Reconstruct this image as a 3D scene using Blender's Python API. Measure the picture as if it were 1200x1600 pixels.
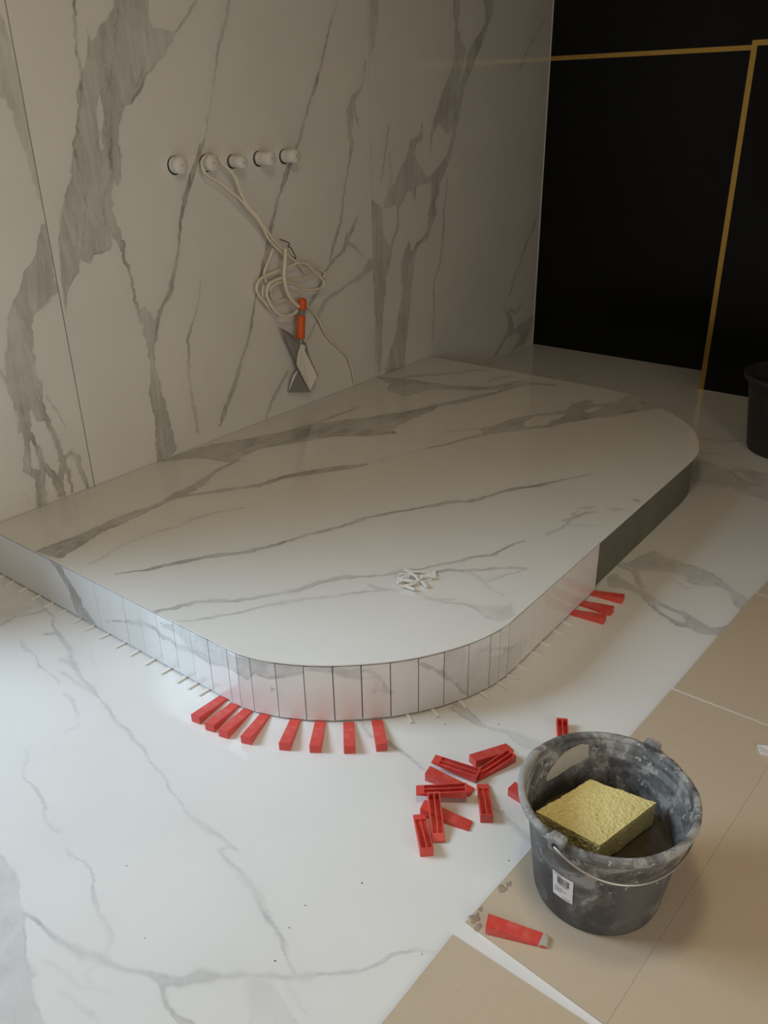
import bpy, bmesh, math, random
import numpy as np
from mathutils import Vector, Matrix, noise as mnoise

for o in list(bpy.data.objects):
    bpy.data.objects.remove(o, do_unlink=True)
scene = bpy.context.scene
COL = scene.collection
random.seed(7)

# ------------------------------------------------------------------ camera
# world: x away from the marble wall (plane x = 0), y into the room (black wall at y = 0), z up
cam_data = bpy.data.cameras.new('camera')
cam_data.sensor_fit = 'VERTICAL'
cam_data.sensor_height = 36.0
cam_data.lens = 29.146
cam_data.clip_start = 0.05
cam = bpy.data.objects.new('camera', cam_data)
COL.objects.link(cam)
_r = Vector((0.790426, 0.612329, -0.016724)); _d = Vector((0.254794, -0.353485, -0.900071)); _f = Vector((-0.557052, 0.707178, -0.435421))
cam.matrix_world = Matrix(((_r.x, -_d.x, -_f.x, 2.45782), (_r.y, -_d.y, -_f.y, -4.67456), (_r.z, -_d.z, -_f.z, 1.345), (0, 0, 0, 1)))
scene.camera = cam

# ------------------------------------------------------------------ world, daylight, lamp, exposure
world = bpy.data.worlds.new('world'); scene.world = world
world.use_nodes = True
world.node_tree.nodes['Background'].inputs[0].default_value = (0.72, 0.84, 1.0, 1)
world.node_tree.nodes['Background'].inputs[1].default_value = 0.2

def area_light(name, loc, target, size_x, size_y, power, color, shape='RECTANGLE'):
    l = bpy.data.lights.new(name, 'AREA')
    l.shape = shape; l.size = size_x
    if shape == 'RECTANGLE': l.size_y = size_y
    l.energy = power; l.color = color
    ob = bpy.data.objects.new(name, l); COL.objects.link(ob)
    ob.location = loc
    ob.rotation_euler = (Vector(target) - Vector(loc)).to_track_quat('-Z', 'Z').to_euler()
    return ob
# daylight through the balcony opening in the marble wall, left of the frame
area_light('daylight', (-2.4, -6.1, 3.5), (1.2, -3.7, 0.0), 2.2, 2.2, 330, (0.655, 0.83, 1.0))
# weaker daylight through the window in the wall behind the camera
area_light('window_daylight', (1.95, -6.35, 1.55), (1.7, -3.0, 0.5), 2.4, 1.4, 4, (0.74, 0.87, 1.0))
# unseen fill light added on the right to lift the riser and floor
area_light('right_fill_light', (4.35, -4.4, 1.15), (1.6, -3.2, 0.3), 1.3, 2.0, 31, (1.0, 0.93, 0.84))
# dim warm ceiling lamp of the room
area_light('ceiling_lamp_light', (1.9, -3.8, 2.5), (1.9, -3.8, 0), 0.35, 0.35, 10.5, (1.0, 0.83, 0.55), 'DISK')

vs = scene.view_settings
vs.view_transform = 'Standard'; vs.look = 'None'; vs.gamma = 1.0; vs.use_curve_mapping = False
vs.exposure = -0.1

# ------------------------------------------------------------------ traced marble veins, surface millimetres
# 'L' line (a, b, half width), 'P' patch outline, 'H' clear hole inside a patch; second entry is how dark it is
VEINS_SLAB_LEFT = [
 ('P',0.429,[(-3235,1613),(-3212,1599),(-3205,1530),(-3201,1418),(-3199,1317),(-3193,1231),(-3201,1106),(-3202,1084),(-3208,1134),(-3219,1179),(-3228,1250),(-3235,1310),(-3243,1347),(-3256,1393),(-3283,1407)]),
 ('P',0.663,[(-3214,1048),(-3250,972),(-3248,962),(-3310,923),(-3323,895),(-3356,860),(-3386,792),(-3406,715),(-3421,677),(-3436,603),(-3428,562),(-3426,496),(-3434,432),(-3409,444),(-3388,496),(-3369,502),(-3359,466),(-3341,461),(-3323,471),(-3326,522),(-3332,577),(-3334,630),(-3318,711),(-3313,754),(-3301,788),(-3251,817),(-3219,839),(-3204,848),(-3203,956),(-3201,1047)]),
 ('L',0.8,[(-3410,505,9.5),(-3408,451,8.5),(-3410,383,11.0),(-3431,320,12.8),(-3396,279,13.0),(-3408,178,11.4)]),
 ('L',0.75,[(-3331,577,9.8),(-3331,496,8.8),(-3320,431,7.7),(-3306,357,7.9),(-3305,291,10.2),(-3289,256,6.9),(-3286,177,4.7)]),
 ('L',0.75,[(-3388,512,8.6),(-3391,432,7.5),(-3375,378,7.6),(-3371,313,10.8),(-3340,267,9.9),(-3335,184,6.9)]),
 ('L',0.7,[(-3293,309,6.0),(-3268,319,6.6),(-3243,292,9.1),(-3241,240,8.3),(-3227,174,5.9)]),
 ('L',0.6,[(-3371,313,11.4),(-3384,253,10.3),(-3390,175,6.9)]),
 ('L',0.7,[(-3305,291,9.7),(-3322,246,8.3),(-3321,178,5.8)]),
 ('L',0.4,[(-3308,537,2.2),(-3288,477,3.3),(-3272,410,1.7)]),
 ('L',0.6,[(-3445,644,3.0),(-3433,596,4.1)]),
 ('L',0.35,[(-3540,264,1.6),(-3455,243,2.1),(-3440,179,1.6)]),
]
VEINS_SLAB_MIDDLE = [
 ('L',1,[(-2981,1664,5.4),(-2982,1653,5.3),(-2992,1582,3.2),(-2998,1515,3.3),(-2994,1482,3.4),(-3000,1453,5.3),(-3016,1419,8.5),(-3024,1372,5.4),(-3041,1314,4.3),(-3061,1261,4.4),(-3060,1230,4.6),(-3055,1194,3.5),(-3046,1124,3.5),(-3062,1062,3.4),(-3092,942,3.5)]),
 ('P',0.624,[(-2835,1677),(-2847,1635),(-2884,1605),(-2916,1575),(-2921,1566),(-2940,1549),(-2945,1579),(-2950,1578),(-2955,1545),(-2973,1494),(-2993,1470),(-3007,1401),(-3027,1337),(-3048,1290),(-3066,1255),(-3090,1177),(-3116,1124),(-3144,1076),(-3165,1015),(-3179,953),(-3195,780),(-3175,834),(-3155,861),(-3114,889),(-3102,923),(-3071,911),(-3059,937),(-3051,946),(-3001,950),(-2980,951),(-2979,981),(-2982,1005),(-2956,968),(-2941,936),(-2929,920),(-2932,962),(-2947,1018),(-2956,1059),(-2944,1123),(-2931,1167),(-2926,1131),(-2908,1159),(-2896,1223),(-2899,1279),(-2896,1310),(-2882,1341),(-2855,1377),(-2831,1377),(-2801,1402),(-2779,1432),(-2748,1469),(-2700,1495),(-2670,1520),(-2620,1583),(-2633,1590),(-2702,1588),(-2710,1614),(-2710,1687)]),
 ('H',0,[(-2930,1410),(-2930,1372),(-2931,1335),(-2952,1287),(-2956,1250),(-2970,1239),(-2959,1287),(-2956,1312),(-2954,1360)]),
 ('L',0.9,[(-2921,1286,2.3),(-2937,1225,4.8),(-2932,1186,3.5),(-2982,1094,7.1),(-2986,1009,7.3)]),
 ('L',0.9,[(-2834,1630,3.4),(-2855,1549,3.4),(-2896,1419,2.3)]),
 ('L',0.85,[(-2715,1608,2.4),(-2738,1524,3.5),(-2796,1432,3.3)]),
 ('L',1,[(-3093,1052,2.3),(-3113,958,3.4)]),
 ('L',1,[(-2827,1389,3.9),(-2800,1408,6.0),(-2772,1435,4.1)]),
 ('L',0.9,[(-2700,1495,2.8),(-2748,1469,3.0),(-2791,1414,3.2)]),
 ('L',0.8,[(-2619,1589,3.0),(-2554,1642,2.6),(-2509,1687,2.2),(-2496,1702,2.2)]),
 ('L',0.6,[(-2363,1712,4.4),(-2365,1697,4.2),(-2388,1633,4.0),(-2434,1554,3.4),(-2470,1448,2.8),(-2500,1356,3.5),(-2525,1267,2.8),(-2544,1236,4.0)]),
 ('L',0.85,[(-2549,1245,4.1),(-2577,1190,9.4),(-2610,1146,11.9),(-2648,1086,8.1),(-2679,1019,5.6),(-2700,941,5.7),(-2713,892,7.0),(-2739,840,9.8),(-2767,775,11.0),(-2803,745,7.9),(-2828,713,8.2),(-2842,682,7.0),(-2865,615,5.6)]),
 ('L',0.9,[(-2934,968,5.0),(-2942,922,6.3),(-2925,861,5.1),(-2922,788,5.2),(-2913,738,6.5),(-2903,700,7.8)]),
 ('P',0.663,[(-2913,738),(-2898,679),(-2894,622),(-2900,541),(-2899,496),(-2916,433),(-2910,349),(-2926,235),(-2928,174),(-2858,175),(-2824,190),(-2829,223),(-2838,280),(-2849,339),(-2863,420),(-2860,487),(-2878,522),(-2876,581),(-2865,615),(-2847,683),(-2855,705),(-2874,740)]),
 ('L',0.85,[(-1832,1671,3.5),(-1909,1493,6.9),(-2023,1290,5.1),(-2049,1242,4.9),(-2124,1148,8.2),(-2188,1040,6.7),(-2242,938,6.9),(-2274,840,8.7),(-2311,763,6.9),(-2357,673,5.2),(-2382,609,7.0),(-2419,508,7.0),(-2457,454,8.6),(-2496,392,12.1),(-2535,331,10.4),(-2602,220,5.2)]),
 ('L',0.4,[(-1777,1750,1.6),(-1832,1671,3.2)]),
 ('L',0.5,[(-2624,796,2.3),(-2644,722,3.0),(-2670,670,4.5),(-2713,586,4.5),(-2708,563,6.1),(-2729,465,3.0),(-2724,373,4.5),(-2720,294,4.7),(-2727,226,4.8)]),
 ('L',0.75,[(-1706,929,4.2),(-1731,886,9.9),(-1777,848,13.7),(-1810,801,9.4),(-1872,763,7.0),(-1939,716,7.5),(-1994,644,9.6),(-2047,596,9.3),(-2086,554,5.9),(-2134,472,4.0)]),
 ('L',0.45,[(-1790,837,10.4),(-1722,796,7.6),(-1678,768,3.1)]),
 ('L',0.5,[(-1620,707,26.3),(-1673,677,17.5),(-1747,654,8.1),(-1801,643,6.2),(-1868,631,4.9),(-1947,595,11.1),(-1989,544,7.9),(-2070,459,3.9)]),
 ('L',0.65,[(-2201,345,5.6),(-2240,312,7.6),(-2305,245,7.7),(-2346,187,5.8)]),
 ('L',0.6,[(-1623,1531,4.1),(-1643,1448,3.7),(-1709,1403,10.5),(-1733,1341,18.4),(-1737,1259,12.6),(-1731,1221,10.5),(-1751,1148,6.2),(-1792,1036,6.2),(-1820,922,8.3),(-1867,838,8.2),(-1903,743,6.3)]),
 ('L',0.4,[(-1709,1403,6.2),(-1700,1331,6.2),(-1681,1282,4.1)]),
]
VEINS_SLAB_RIGHT = [
 ('P',0.39,[(-1588,1770),(-1525,1775),(-1537,1665),(-1556,1594),(-1584,1547),(-1594,1616)]),
 ('P',0.624,[(-980,1814),(-971,1730),(-939,1694),(-957,1625),(-955,1566),(-993,1495),(-1061,1404),(-1100,1343),(-1138,1283),(-1152,1242),(-1143,1179),(-1130,1147),(-1135,1200),(-1128,1241),(-1068,1281),(-1027,1249),(-985,1248),(-967,1321),(-890,1507),(-852,1599),(-895,1627),(-929,1694),(-911,1743),(-914,1819)]),
 ('P',0.663,[(-716,1834),(-687,1737),(-748,1663),(-830,1589),(-869,1507),(-928,1404),(-976,1279),(-964,1237),(-1003,1152),(-1064,1101),(-1125,1073),(-1134,1019),(-1134,954),(-1153,900),(-1173,824),(-1223,773),(-1283,747),(-1307,716),(-1319,785),(-1352,733),(-1382,681),(-1383,602),(-1374,555),(-1394,477),(-1425,377),(-1466,290),(-1532,159),(-1368,132),(-1342,324),(-1321,464),(-1308,544),(-1288,634),(-1274,712),(-1233,758),(-1183,763),(-1142,809),(-1091,883),(-1102,929),(-1072,971),(-1062,1014),(-1022,1066),(-961,1150),(-912,1278),(-894,1362),(-865,1435),(-815,1498),(-764,1571),(-703,1645),(-664,1718),(-622,1761),(-624,1841)]),
 ('P',0.468,[(-1216,1294),(-1206,1244),(-1225,1214),(-1264,1205),(-1273,1164),(-1244,1122),(-1185,1055),(-1125,1073),(-1145,1031),(-1264,1023),(-1273,944),(-1293,999),(-1321,1011),(-1360,962),(-1397,933),(-1434,957),(-1480,941),(-1516,944),(-1497,994),(-1432,1050),(-1395,1109),(-1330,1167),(-1311,1226),(-1235,1244)]),
 ('P',0.585,[(-1619,993),(-1542,967),(-1526,914),(-1518,861),(-1511,807),(-1475,770),(-1505,665),(-1507,577),(-1527,524),(-1540,423),(-1552,309),(-1565,204),(-1585,179),(-1593,376),(-1593,602),(-1612,713),(-1612,860),(-1621,943)]),
 ('L',0.7,[(-1416,956,4.9),(-1408,860,7.5),(-1456,800,7.3),(-1476,716,7.5),(-1496,653,5.0)]),
 ('L',0.6,[(-1472,1285,4.6),(-1492,1193,6.9),(-1530,1067,5.7)]),
 ('L',0.35,[(-1466,1173,3.5),(-1450,1072,4.8),(-1497,983,4.6)]),
 ('L',0.5,[(-1000,1032,5.7),(-1028,889,5.8),(-1026,843,8.7),(-1035,751,5.8),(-1054,636,5.9),(-1106,548,5.9),(-1104,438,8.8),(-1112,252,6.0)]),
 ('L',0.45,[(-105,1760,5.1),(-246,1631,7.7),(-338,1540,5.2)]),
 ('L',0.5,[(-27,784,5.4),(-178,598,10.9),(-251,484,9.3),(-322,357,5.7)]),
 ('P',0.585,[(-372,289),(-323,216),(-332,161),(-382,99),(-500,16),(-432,30),(-326,102),(-182,109),(-176,56),(-288,5),(-112,19),(-2,126),(-9,179),(-128,165),(-244,143),(-279,208)]),
 ('L',0.5,[(-313,257,9.6),(-211,246,12.0),(-171,282,7.1)]),
]
VEINS_TOP = [
 ('P',0.9,[(276,-3592),(286,-3483),(281,-3344),(289,-3233),(320,-3228),(329,-3240),(330,-3309),(329,-3393),(344,-3456),(370,-3578),(333,-3590)]),
 ('L',0.85,[(313,-3246,16.6),(304,-3136,10.6),(295,-3066,20.0),(298,-3011,20.3),(266,-2910,9.9),(246,-2815,8.9),(239,-2735,7.2)]),
 ('L',0.8,[(316,-3083,16.2),(329,-3061,10.9),(380,-3005,10.9),(419,-2938,10.9),(471,-2847,10.7),(499,-2743,10.9),(552,-2641,14.4),(614,-2545,17.8),(652,-2495,9.0)]),
 ('P',0.85,[(8,-2923),(8,-2828),(26,-2692),(92,-2576),(157,-2449),(190,-2286),(290,-2138),(376,-1988),(491,-1845),(495,-1757),(516,-1838),(494,-1995),(512,-2144),(552,-2171),(469,-2256),(374,-2332),(336,-2377),(291,-2504),(223,-2602),(223,-2700),(232,-2764),(182,-2776),(110,-2804),(69,-2841)]),
 ('L',0.6,[(196,-2292,9.3),(212,-2123,9.3),(215,-1996,6.2)]),
 ('L',0.8,[(445,-1929,20.6),(491,-1771,18.3),(542,-1658,22.7),(569,-1572,22.4),(611,-1463,10.5),(625,-1346,10.1),(639,-1299,11.4)]),
 ('P',0.75,[(2,-1598),(98,-1533),(201,-1526),(360,-1504),(509,-1426),(580,-1328),(649,-1317),(598,-1412),(519,-1491),(445,-1530),(354,-1570),(320,-1641),(295,-1763),(235,-1735),(180,-1738),(119,-1633)]),
 ('L',0.6,[(117,-1532,7.9),(124,-1489,15.6),(234,-1373,16.0),(294,-1292,15.2),(332,-1211,10.6),(374,-1182,8.5)]),
 ('L',0.45,[(486,-1342,9.2),(489,-1251,12.2),(524,-1213,10.4)]),
 ('L',0.7,[(570,-1359,18.1),(597,-1316,22.6),(622,-1274,25.7),(696,-1247,15.3),(779,-1215,10.1)]),
 ('P',0.75,[(787,-1923),(818,-1883),(852,-1744),(876,-1688),(918,-1608),(976,-1527),(969,-1427),(998,-1341),(1053,-1368),(1098,-1282),(1109,-1175),(1177,-1195),(1288,-1257),(1231,-1369),(1183,-1443),(1115,-1559),(1076,-1616),(1042,-1659),(1018,-1742),(956,-1832),(893,-1913),(856,-1965),(826,-1941)]),
 ('H',0,[(902,-1757),(906,-1666),(1002,-1549),(1006,-1616),(985,-1680),(1000,-1736),(937,-1799)]),
 ('H',0,[(1038,-1483),(1049,-1392),(1095,-1381),(1082,-1483)]),
 ('L',0.7,[(746,-2223,4.5),(780,-2149,7.4),(863,-1942,12.1)]),
 ('L',0.3,[(643,-2517,4.0),(689,-2384,4.1),(746,-2223,5.7)]),
 ('L',0.3,[(700,-2030,7.2),(811,-1897,10.9)]),
 ('L',0.85,[(586,-3536,2.9),(646,-3466,4.8),(683,-3388,7.8),(725,-3310,8.0),(781,-3245,8.0),(809,-3180,5.9),(839,-3098,5.9),(862,-3023,4.1),(914,-2921,6.2),(936,-2837,7.4),(985,-2744,6.8),(1044,-2659,6.9),(1088,-2591,7.1),(1140,-2529,6.8),(1186,-2414,6.8),(1255,-2299,7.1),(1307,-2200,5.9),(1373,-2084,2.4)]),
 ('L',0.4,[(477,-3548,3.4),(459,-3419,5.6),(464,-3295,8.5),(490,-3227,4.3),(485,-3179,11.0),(512,-3108,6.0),(567,-3009,3.7)]),
 ('L',0.65,[(839,-3592,8.1),(889,-3509,6.6),(956,-3435,5.0),(1035,-3345,5.0),(1071,-3295,6.4),(1084,-3234,9.8),(1122,-3167,10.6),(1160,-3148,7.0),(1203,-3104,5.2),(1236,-3040,7.0),(1263,-3016,5.3),(1290,-2969,3.5),(1315,-2932,3.5),(1338,-2893,4.2),(1350,-2860,5.4),(1393,-2810,6.6),(1401,-2746,4.5),(1423,-2674,3.2)]),
 ('L',0.7,[(1321,-2992,5.0),(1339,-2961,5.3),(1372,-2936,5.4),(1395,-2915,7.2),(1453,-2868,5.4),(1507,-2825,4.9),(1491,-2872,3.0),(1456,-2945,3.0)]),
 ('L',0.35,[(1376,-2942,8.6),(1409,-2936,5.6),(1470,-2969,2.5),(1531,-2986,2.6)]),
 ('L',0.5,[(923,-3587,2.3),(972,-3528,4.7),(1020,-3470,6.2),(1057,-3397,6.3),(1113,-3313,4.9),(1170,-3255,4.9),(1219,-3186,3.3),(1271,-3123,2.5)]),
 ('L',0.4,[(1206,-3162,4.8),(1252,-3150,6.6),(1312,-3114,3.2),(1368,-3118,4.4),(1392,-3108,6.4),(1434,-3078,3.2)]),
 ('L',0.5,[(1411,-3106,3.1),(1436,-3100,6.2),(1471,-3090,7.4),(1512,-3091,5.2),(1552,-3103,3.6)]),
 ('P',0.3,[(1489,-3080),(1519,-3074),(1574,-3018),(1601,-3052),(1590,-3100),(1553,-3105)]),
 ('L',0.65,[(1459,-2607,2.3),(1476,-2536,4.2),(1473,-2472,6.9),(1483,-2420,7.2),(1511,-2371,5.0)]),
 ('L',0.5,[(1458,-2494,4.9),(1467,-2459,5.1),(1453,-2377,3.3),(1492,-2349,7.2)]),
 ('L',0.45,[(1472,-2522,4.3),(1502,-2495,5.5),(1536,-2471,4.3),(1564,-2434,2.0)]),
 ('L',0.5,[(1541,-2325,4.7),(1574,-2296,3.5)]),
 ('L',0.8,[(1578,-2208,8.0),(1589,-2212,8.0)]),
]
VEINS_FACE = [
 ('P',0.95,[(330,170),(360,177),(404,175),(428,127),(454,106),(470,77),(480,45),(518,20),(550,2),(466,0),(440,21),(424,51),(422,86),(394,120),(364,149)]),
 ('L',0.6,[(586,46,2.1),(656,65,3.0),(704,94,4.8),(746,102,6.7),(780,107,4.6),(820,113,6.7),(844,98,6.3),(880,101,5.5),(914,90,6.1),(962,103,5.4),(992,103,7.5),(1030,100,7.4),(1070,105,5.4)]),
 ('P',0.5,[(844,151),(874,146),(906,155),(978,164),(1042,165),(1112,166),(1142,161),(1180,162),(1252,165),(1250,131),(1232,124),(1198,128),(1176,91),(1152,102),(1116,106),(1070,105),(1022,108),(974,108),(946,120),(912,130),(856,135)]),
 ('P',0.55,[(1202,161),(1252,165),(1318,167),(1320,150),(1266,137),(1242,126),(1222,122),(1198,128)]),
 ('L',0.8,[(1162,121,3.0),(1198,124,3.0),(1222,120,3.9),(1242,126,2.6),(1266,137,1.8),(1320,150,1.8)]),
 ('L',0.8,[(1228,97,1.3),(1232,86,4.0),(1238,95,1.4)]),
 ('P',0.5,[(1324,166),(1392,163),(1390,147),(1354,150),(1324,151)]),
 ('P',0.5,[(1392,163),(1428,155),(1458,160),(1456,130),(1420,135),(1396,145)]),
 ('L',0.5,[(1396,145,2.1),(1428,134,2.7),(1454,130,2.8)]),
 ('L',0.7,[(1422,151,2.8),(1446,153,3.7),(1460,152,3.7),(1490,138,3.1),(1506,118,3.9),(1518,94,4.0),(1530,80,2.8)]),
 ('L',0.5,[(1460,126,1.8),(1488,122,1.9),(1496,104,2.0),(1484,84,3.1),(1500,94,2.0),(1520,86,2.0)]),
 ('L',0.8,[(1578,166,1.3),(1600,148,4.2),(1628,137,3.4),(1652,117,3.9),(1666,101,5.5),(1684,76,2.9),(1706,49,2.8),(1722,19,2.2)]),
 ('P',0.42,[(1664,163),(1730,164),(1738,4),(1718,29),(1698,60),(1680,85),(1666,105)]),
 ('P',0.35,[(1738,142),(1798,141),(1806,6),(1742,3)]),
 ('L',0.55,[(1768,142,2.6),(1818,112,3.5),(1870,94,4.0),(1974,60,5.4)]),
 ('P',0.35,[(1806,94),(1884,79),(1974,60),(1990,39),(1944,19),(1898,1),(1810,8)]),
]
VEINS_FLOOR = [
 ('L',0.75,[(282,-3775,5.7),(288,-3758,5.2),(278,-3705,5.8),(309,-3661,5.9),(316,-3629,5.8)]),
 ('P',0.3,[(199,-3728),(230,-3684),(277,-3627),(289,-3676),(276,-3720),(269,-3767)]),
 ('L',0.5,[(243,-3606,5.7),(316,-3629,2.9),(371,-3638,2.7),(453,-3678,4.3)]),
 ('L',0.65,[(437,-3710,3.5),(459,-3681,6.5),(522,-3691,5.3),(587,-3720,6.6),(642,-3742,5.7),(693,-3764,3.3),(768,-3776,6.9),(827,-3784,2.5)]),
 ('L',0.55,[(585,-3748,3.6),(622,-3738,4.8),(639,-3733,3.7)]),
 ('L',0.45,[(642,-3784,3.6),(666,-3777,3.8),(724,-3785,2.8),(775,-3781,2.0)]),
 ('L',0.6,[(827,-3784,2.4),(879,-3799,3.9),(940,-3814,2.4),(1004,-3824,2.3),(1055,-3833,2.3),(1091,-3842,2.9),(1139,-3858,2.8),(1224,-3881,2.1),(1291,-3901,2.0),(1361,-3909,3.5),(1411,-3909,2.1),(1441,-3911,2.0),(1461,-3912,1.3)]),
 ('L',0.65,[(1443,-3912,1.7),(1431,-3931,1.5),(1453,-3939,1.9),(1504,-3943,1.9),(1554,-3958,3.0),(1595,-3972,2.3),(1652,-3996,1.7),(1693,-4013,2.2),(1740,-4035,1.6)]),
 ('L',0.4,[(1526,-3942,3.1),(1554,-3949,1.8),(1600,-3968,1.8),(1614,-3974,1.2),(1680,-4008,1.1),(1725,-4028,1.1)]),
 ('L',0.4,[(1131,-3852,1.4),(1195,-3872,1.7),(1234,-3886,0.7)]),
 ('L',0.5,[(405,-3766,1.8),(489,-3781,2.6),(579,-3799,3.4),(672,-3814,1.7)]),
 ('L',0.4,[(724,-3828,1.6),(774,-3837,3.9),(837,-3861,1.5)]),
 ('L',0.3,[(861,-3873,3.4),(865,-3893,5.0),(856,-3914,2.6)]),
 ('L',0.25,[(870,-3966,1.5),(917,-3971,1.5)]),
 ('L',0.25,[(630,-3677,1.7),(684,-3704,1.6)]),
 ('L',0.45,[(837,-4004,1.4),(915,-4051,2.0),(1003,-4070,2.5),(1076,-4096,1.8),(1128,-4106,1.2)]),
 ('L',0.5,[(1170,-4115,1.8),(1234,-4117,2.9),(1269,-4126,2.8),(1296,-4134,2.3),(1318,-4145,5.2),(1356,-4169,1.6),(1423,-4188,1.6),(1444,-4210,1.2)]),
 ('L',0.55,[(1248,-4250,3.2),(1297,-4248,3.7),(1357,-4247,3.6),(1411,-4243,4.3),(1440,-4223,4.6),(1486,-4209,5.5),(1527,-4193,5.4),(1572,-4181,7.7),(1597,-4159,8.6),(1607,-4139,9.7),(1636,-4121,9.3)]),
 ('L',0.6,[(1635,-4120,3.6),(1670,-4092,1.8),(1745,-4035,2.4),(1772,-4007,2.4),(1813,-3979,2.4),(1835,-3953,3.6),(1843,-3936,4.2),(1853,-3912,4.8),(1866,-3886,4.3),(1885,-3866,3.1),(1912,-3853,2.5)]),
 ('L',0.5,[(1559,-4186,4.0),(1588,-4190,4.4),(1617,-4196,5.4),(1661,-4210,8.6)]),
 ('P',0.42,[(1071,-4215),(1097,-4210),(1140,-4213),(1205,-4238),(1259,-4251),(1269,-4268),(1315,-4291),(1359,-4305),(1446,-4340),(1481,-4354),(1412,-4406)]),
 ('H',0,[(1374,-4316),(1373,-4306),(1401,-4311),(1437,-4333),(1435,-4341),(1409,-4333)]),
 ('L',0.3,[(1361,-4288,0.8),(1415,-4277,1.0),(1458,-4274,1.0),(1505,-4256,1.0)]),
 ('L',0.4,[(1442,-4301,1.0),(1497,-4294,1.4),(1539,-4293,1.4)]),
 ('L',0.3,[(1443,-4226,2.7),(1451,-4250,1.7),(1481,-4264,1.0)]),
 ('P',0.22,[(1677,-4094),(1688,-4080),(1718,-4071),(1767,-4083),(1810,-4098),(1742,-4149)]),
 ('L',0.3,[(1717,-4093,1.0),(1778,-4109,1.0)]),
 ('L',0.25,[(1731,-4053,1.1),(1812,-4076,1.0)]),
 ('P',0.5,[(1554,-3292),(1562,-3261),(1596,-3266),(1629,-3272),(1674,-3285),(1716,-3272),(1759,-3262),(1802,-3247),(1857,-3257),(1802,-3285),(1781,-3290),(1742,-3292),(1696,-3286),(1659,-3296),(1602,-3298)]),
 ('L',0.5,[(1557,-3277,2.4),(1599,-3271,3.4),(1645,-3278,3.1),(1689,-3292,3.2),(1735,-3280,2.3)]),
 ('L',0.65,[(1395,-3452,3.5),(1407,-3458,3.5),(1458,-3478,5.7),(1512,-3474,4.9),(1562,-3482,4.5),(1602,-3492,3.6),(1646,-3498,3.5),(1670,-3507,2.5)]),
 ('L',0.5,[(1803,-3495,3.9),(1820,-3505,5.7),(1855,-3512,6.5),(1916,-3530,7.9),(1957,-3540,7.8)]),
 ('P',0.25,[(1787,-3468),(1821,-3458),(1858,-3454),(1899,-3500),(1862,-3502),(1826,-3494)]),
 ('P',0.7,[(1610,-2361),(1632,-2255),(1652,-2196),(1723,-2210),(1759,-2226),(1792,-2223),(1836,-2232),(1867,-2240),(1903,-2253),(1931,-2281),(1968,-2301),(2006,-2328),(2018,-2350),(1999,-2404),(1969,-2364),(1940,-2321),(1920,-2308),(1890,-2311),(1849,-2331),(1810,-2321),(1789,-2287),(1754,-2303),(1701,-2320),(1668,-2344),(1652,-2356)]),
 ('P',0.65,[(1603,-2467),(1612,-2416),(1648,-2439),(1677,-2437),(1712,-2451),(1746,-2473),(1776,-2488),(1820,-2500),(1848,-2514),(1875,-2503),(1913,-2526),(1937,-2533),(1967,-2536),(1998,-2497),(1998,-2580),(1955,-2585),(1904,-2586),(1883,-2589),(1845,-2568),(1814,-2556),(1774,-2534),(1723,-2498),(1693,-2484),(1667,-2483),(1629,-2502)]),
 ('H',0,[(1775,-2515),(1819,-2518),(1878,-2535),(1891,-2559),(1880,-2571),(1846,-2559),(1810,-2546)]),
 ('L',0.6,[(1605,-2349,15.3),(1658,-2362,14.0),(1692,-2402,9.8),(1711,-2437,8.0)]),
 ('L',0.6,[(1662,-2359,4.1),(1705,-2328,6.3),(1754,-2303,6.4),(1786,-2299,4.2)]),
 ('L',0.4,[(1765,-2344,3.4),(1790,-2355,4.4),(1826,-2367,6.0),(1858,-2344,3.8)]),
 ('L',0.9,[(1792,-2223,4.1),(1836,-2232,4.0),(1867,-2240,5.7),(1903,-2253,5.5)]),
 ('L',0.9,[(1774,-2534,2.9),(1814,-2556,4.4),(1851,-2572,4.4),(1883,-2589,4.9),(1906,-2581,5.2)]),
 ('P',0.5,[(1530,-1494),(1496,-1290),(1552,-1312),(1623,-1371),(1655,-1307),(1803,-1299),(1874,-1569),(1781,-1565),(1694,-1517),(1674,-1569),(1630,-1548),(1577,-1578)]),
 ('H',0,[(1652,-1399),(1677,-1340),(1756,-1412),(1749,-1455),(1695,-1440)]),
 ('L',0.7,[(1617,-1350,7.4),(1729,-1431,10.7),(1847,-1467,11.5)]),
 ('L',0.4,[(1433,-1055,16.7),(1519,-1043,20.5),(1583,-979,7.4)]),
 ('L',0.4,[(1486,-1235,15.3),(1568,-1195,7.6)]),
 ('L',0.4,[(515,-472,5.6),(579,-532,6.3),(663,-589,6.8)]),
]
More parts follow.
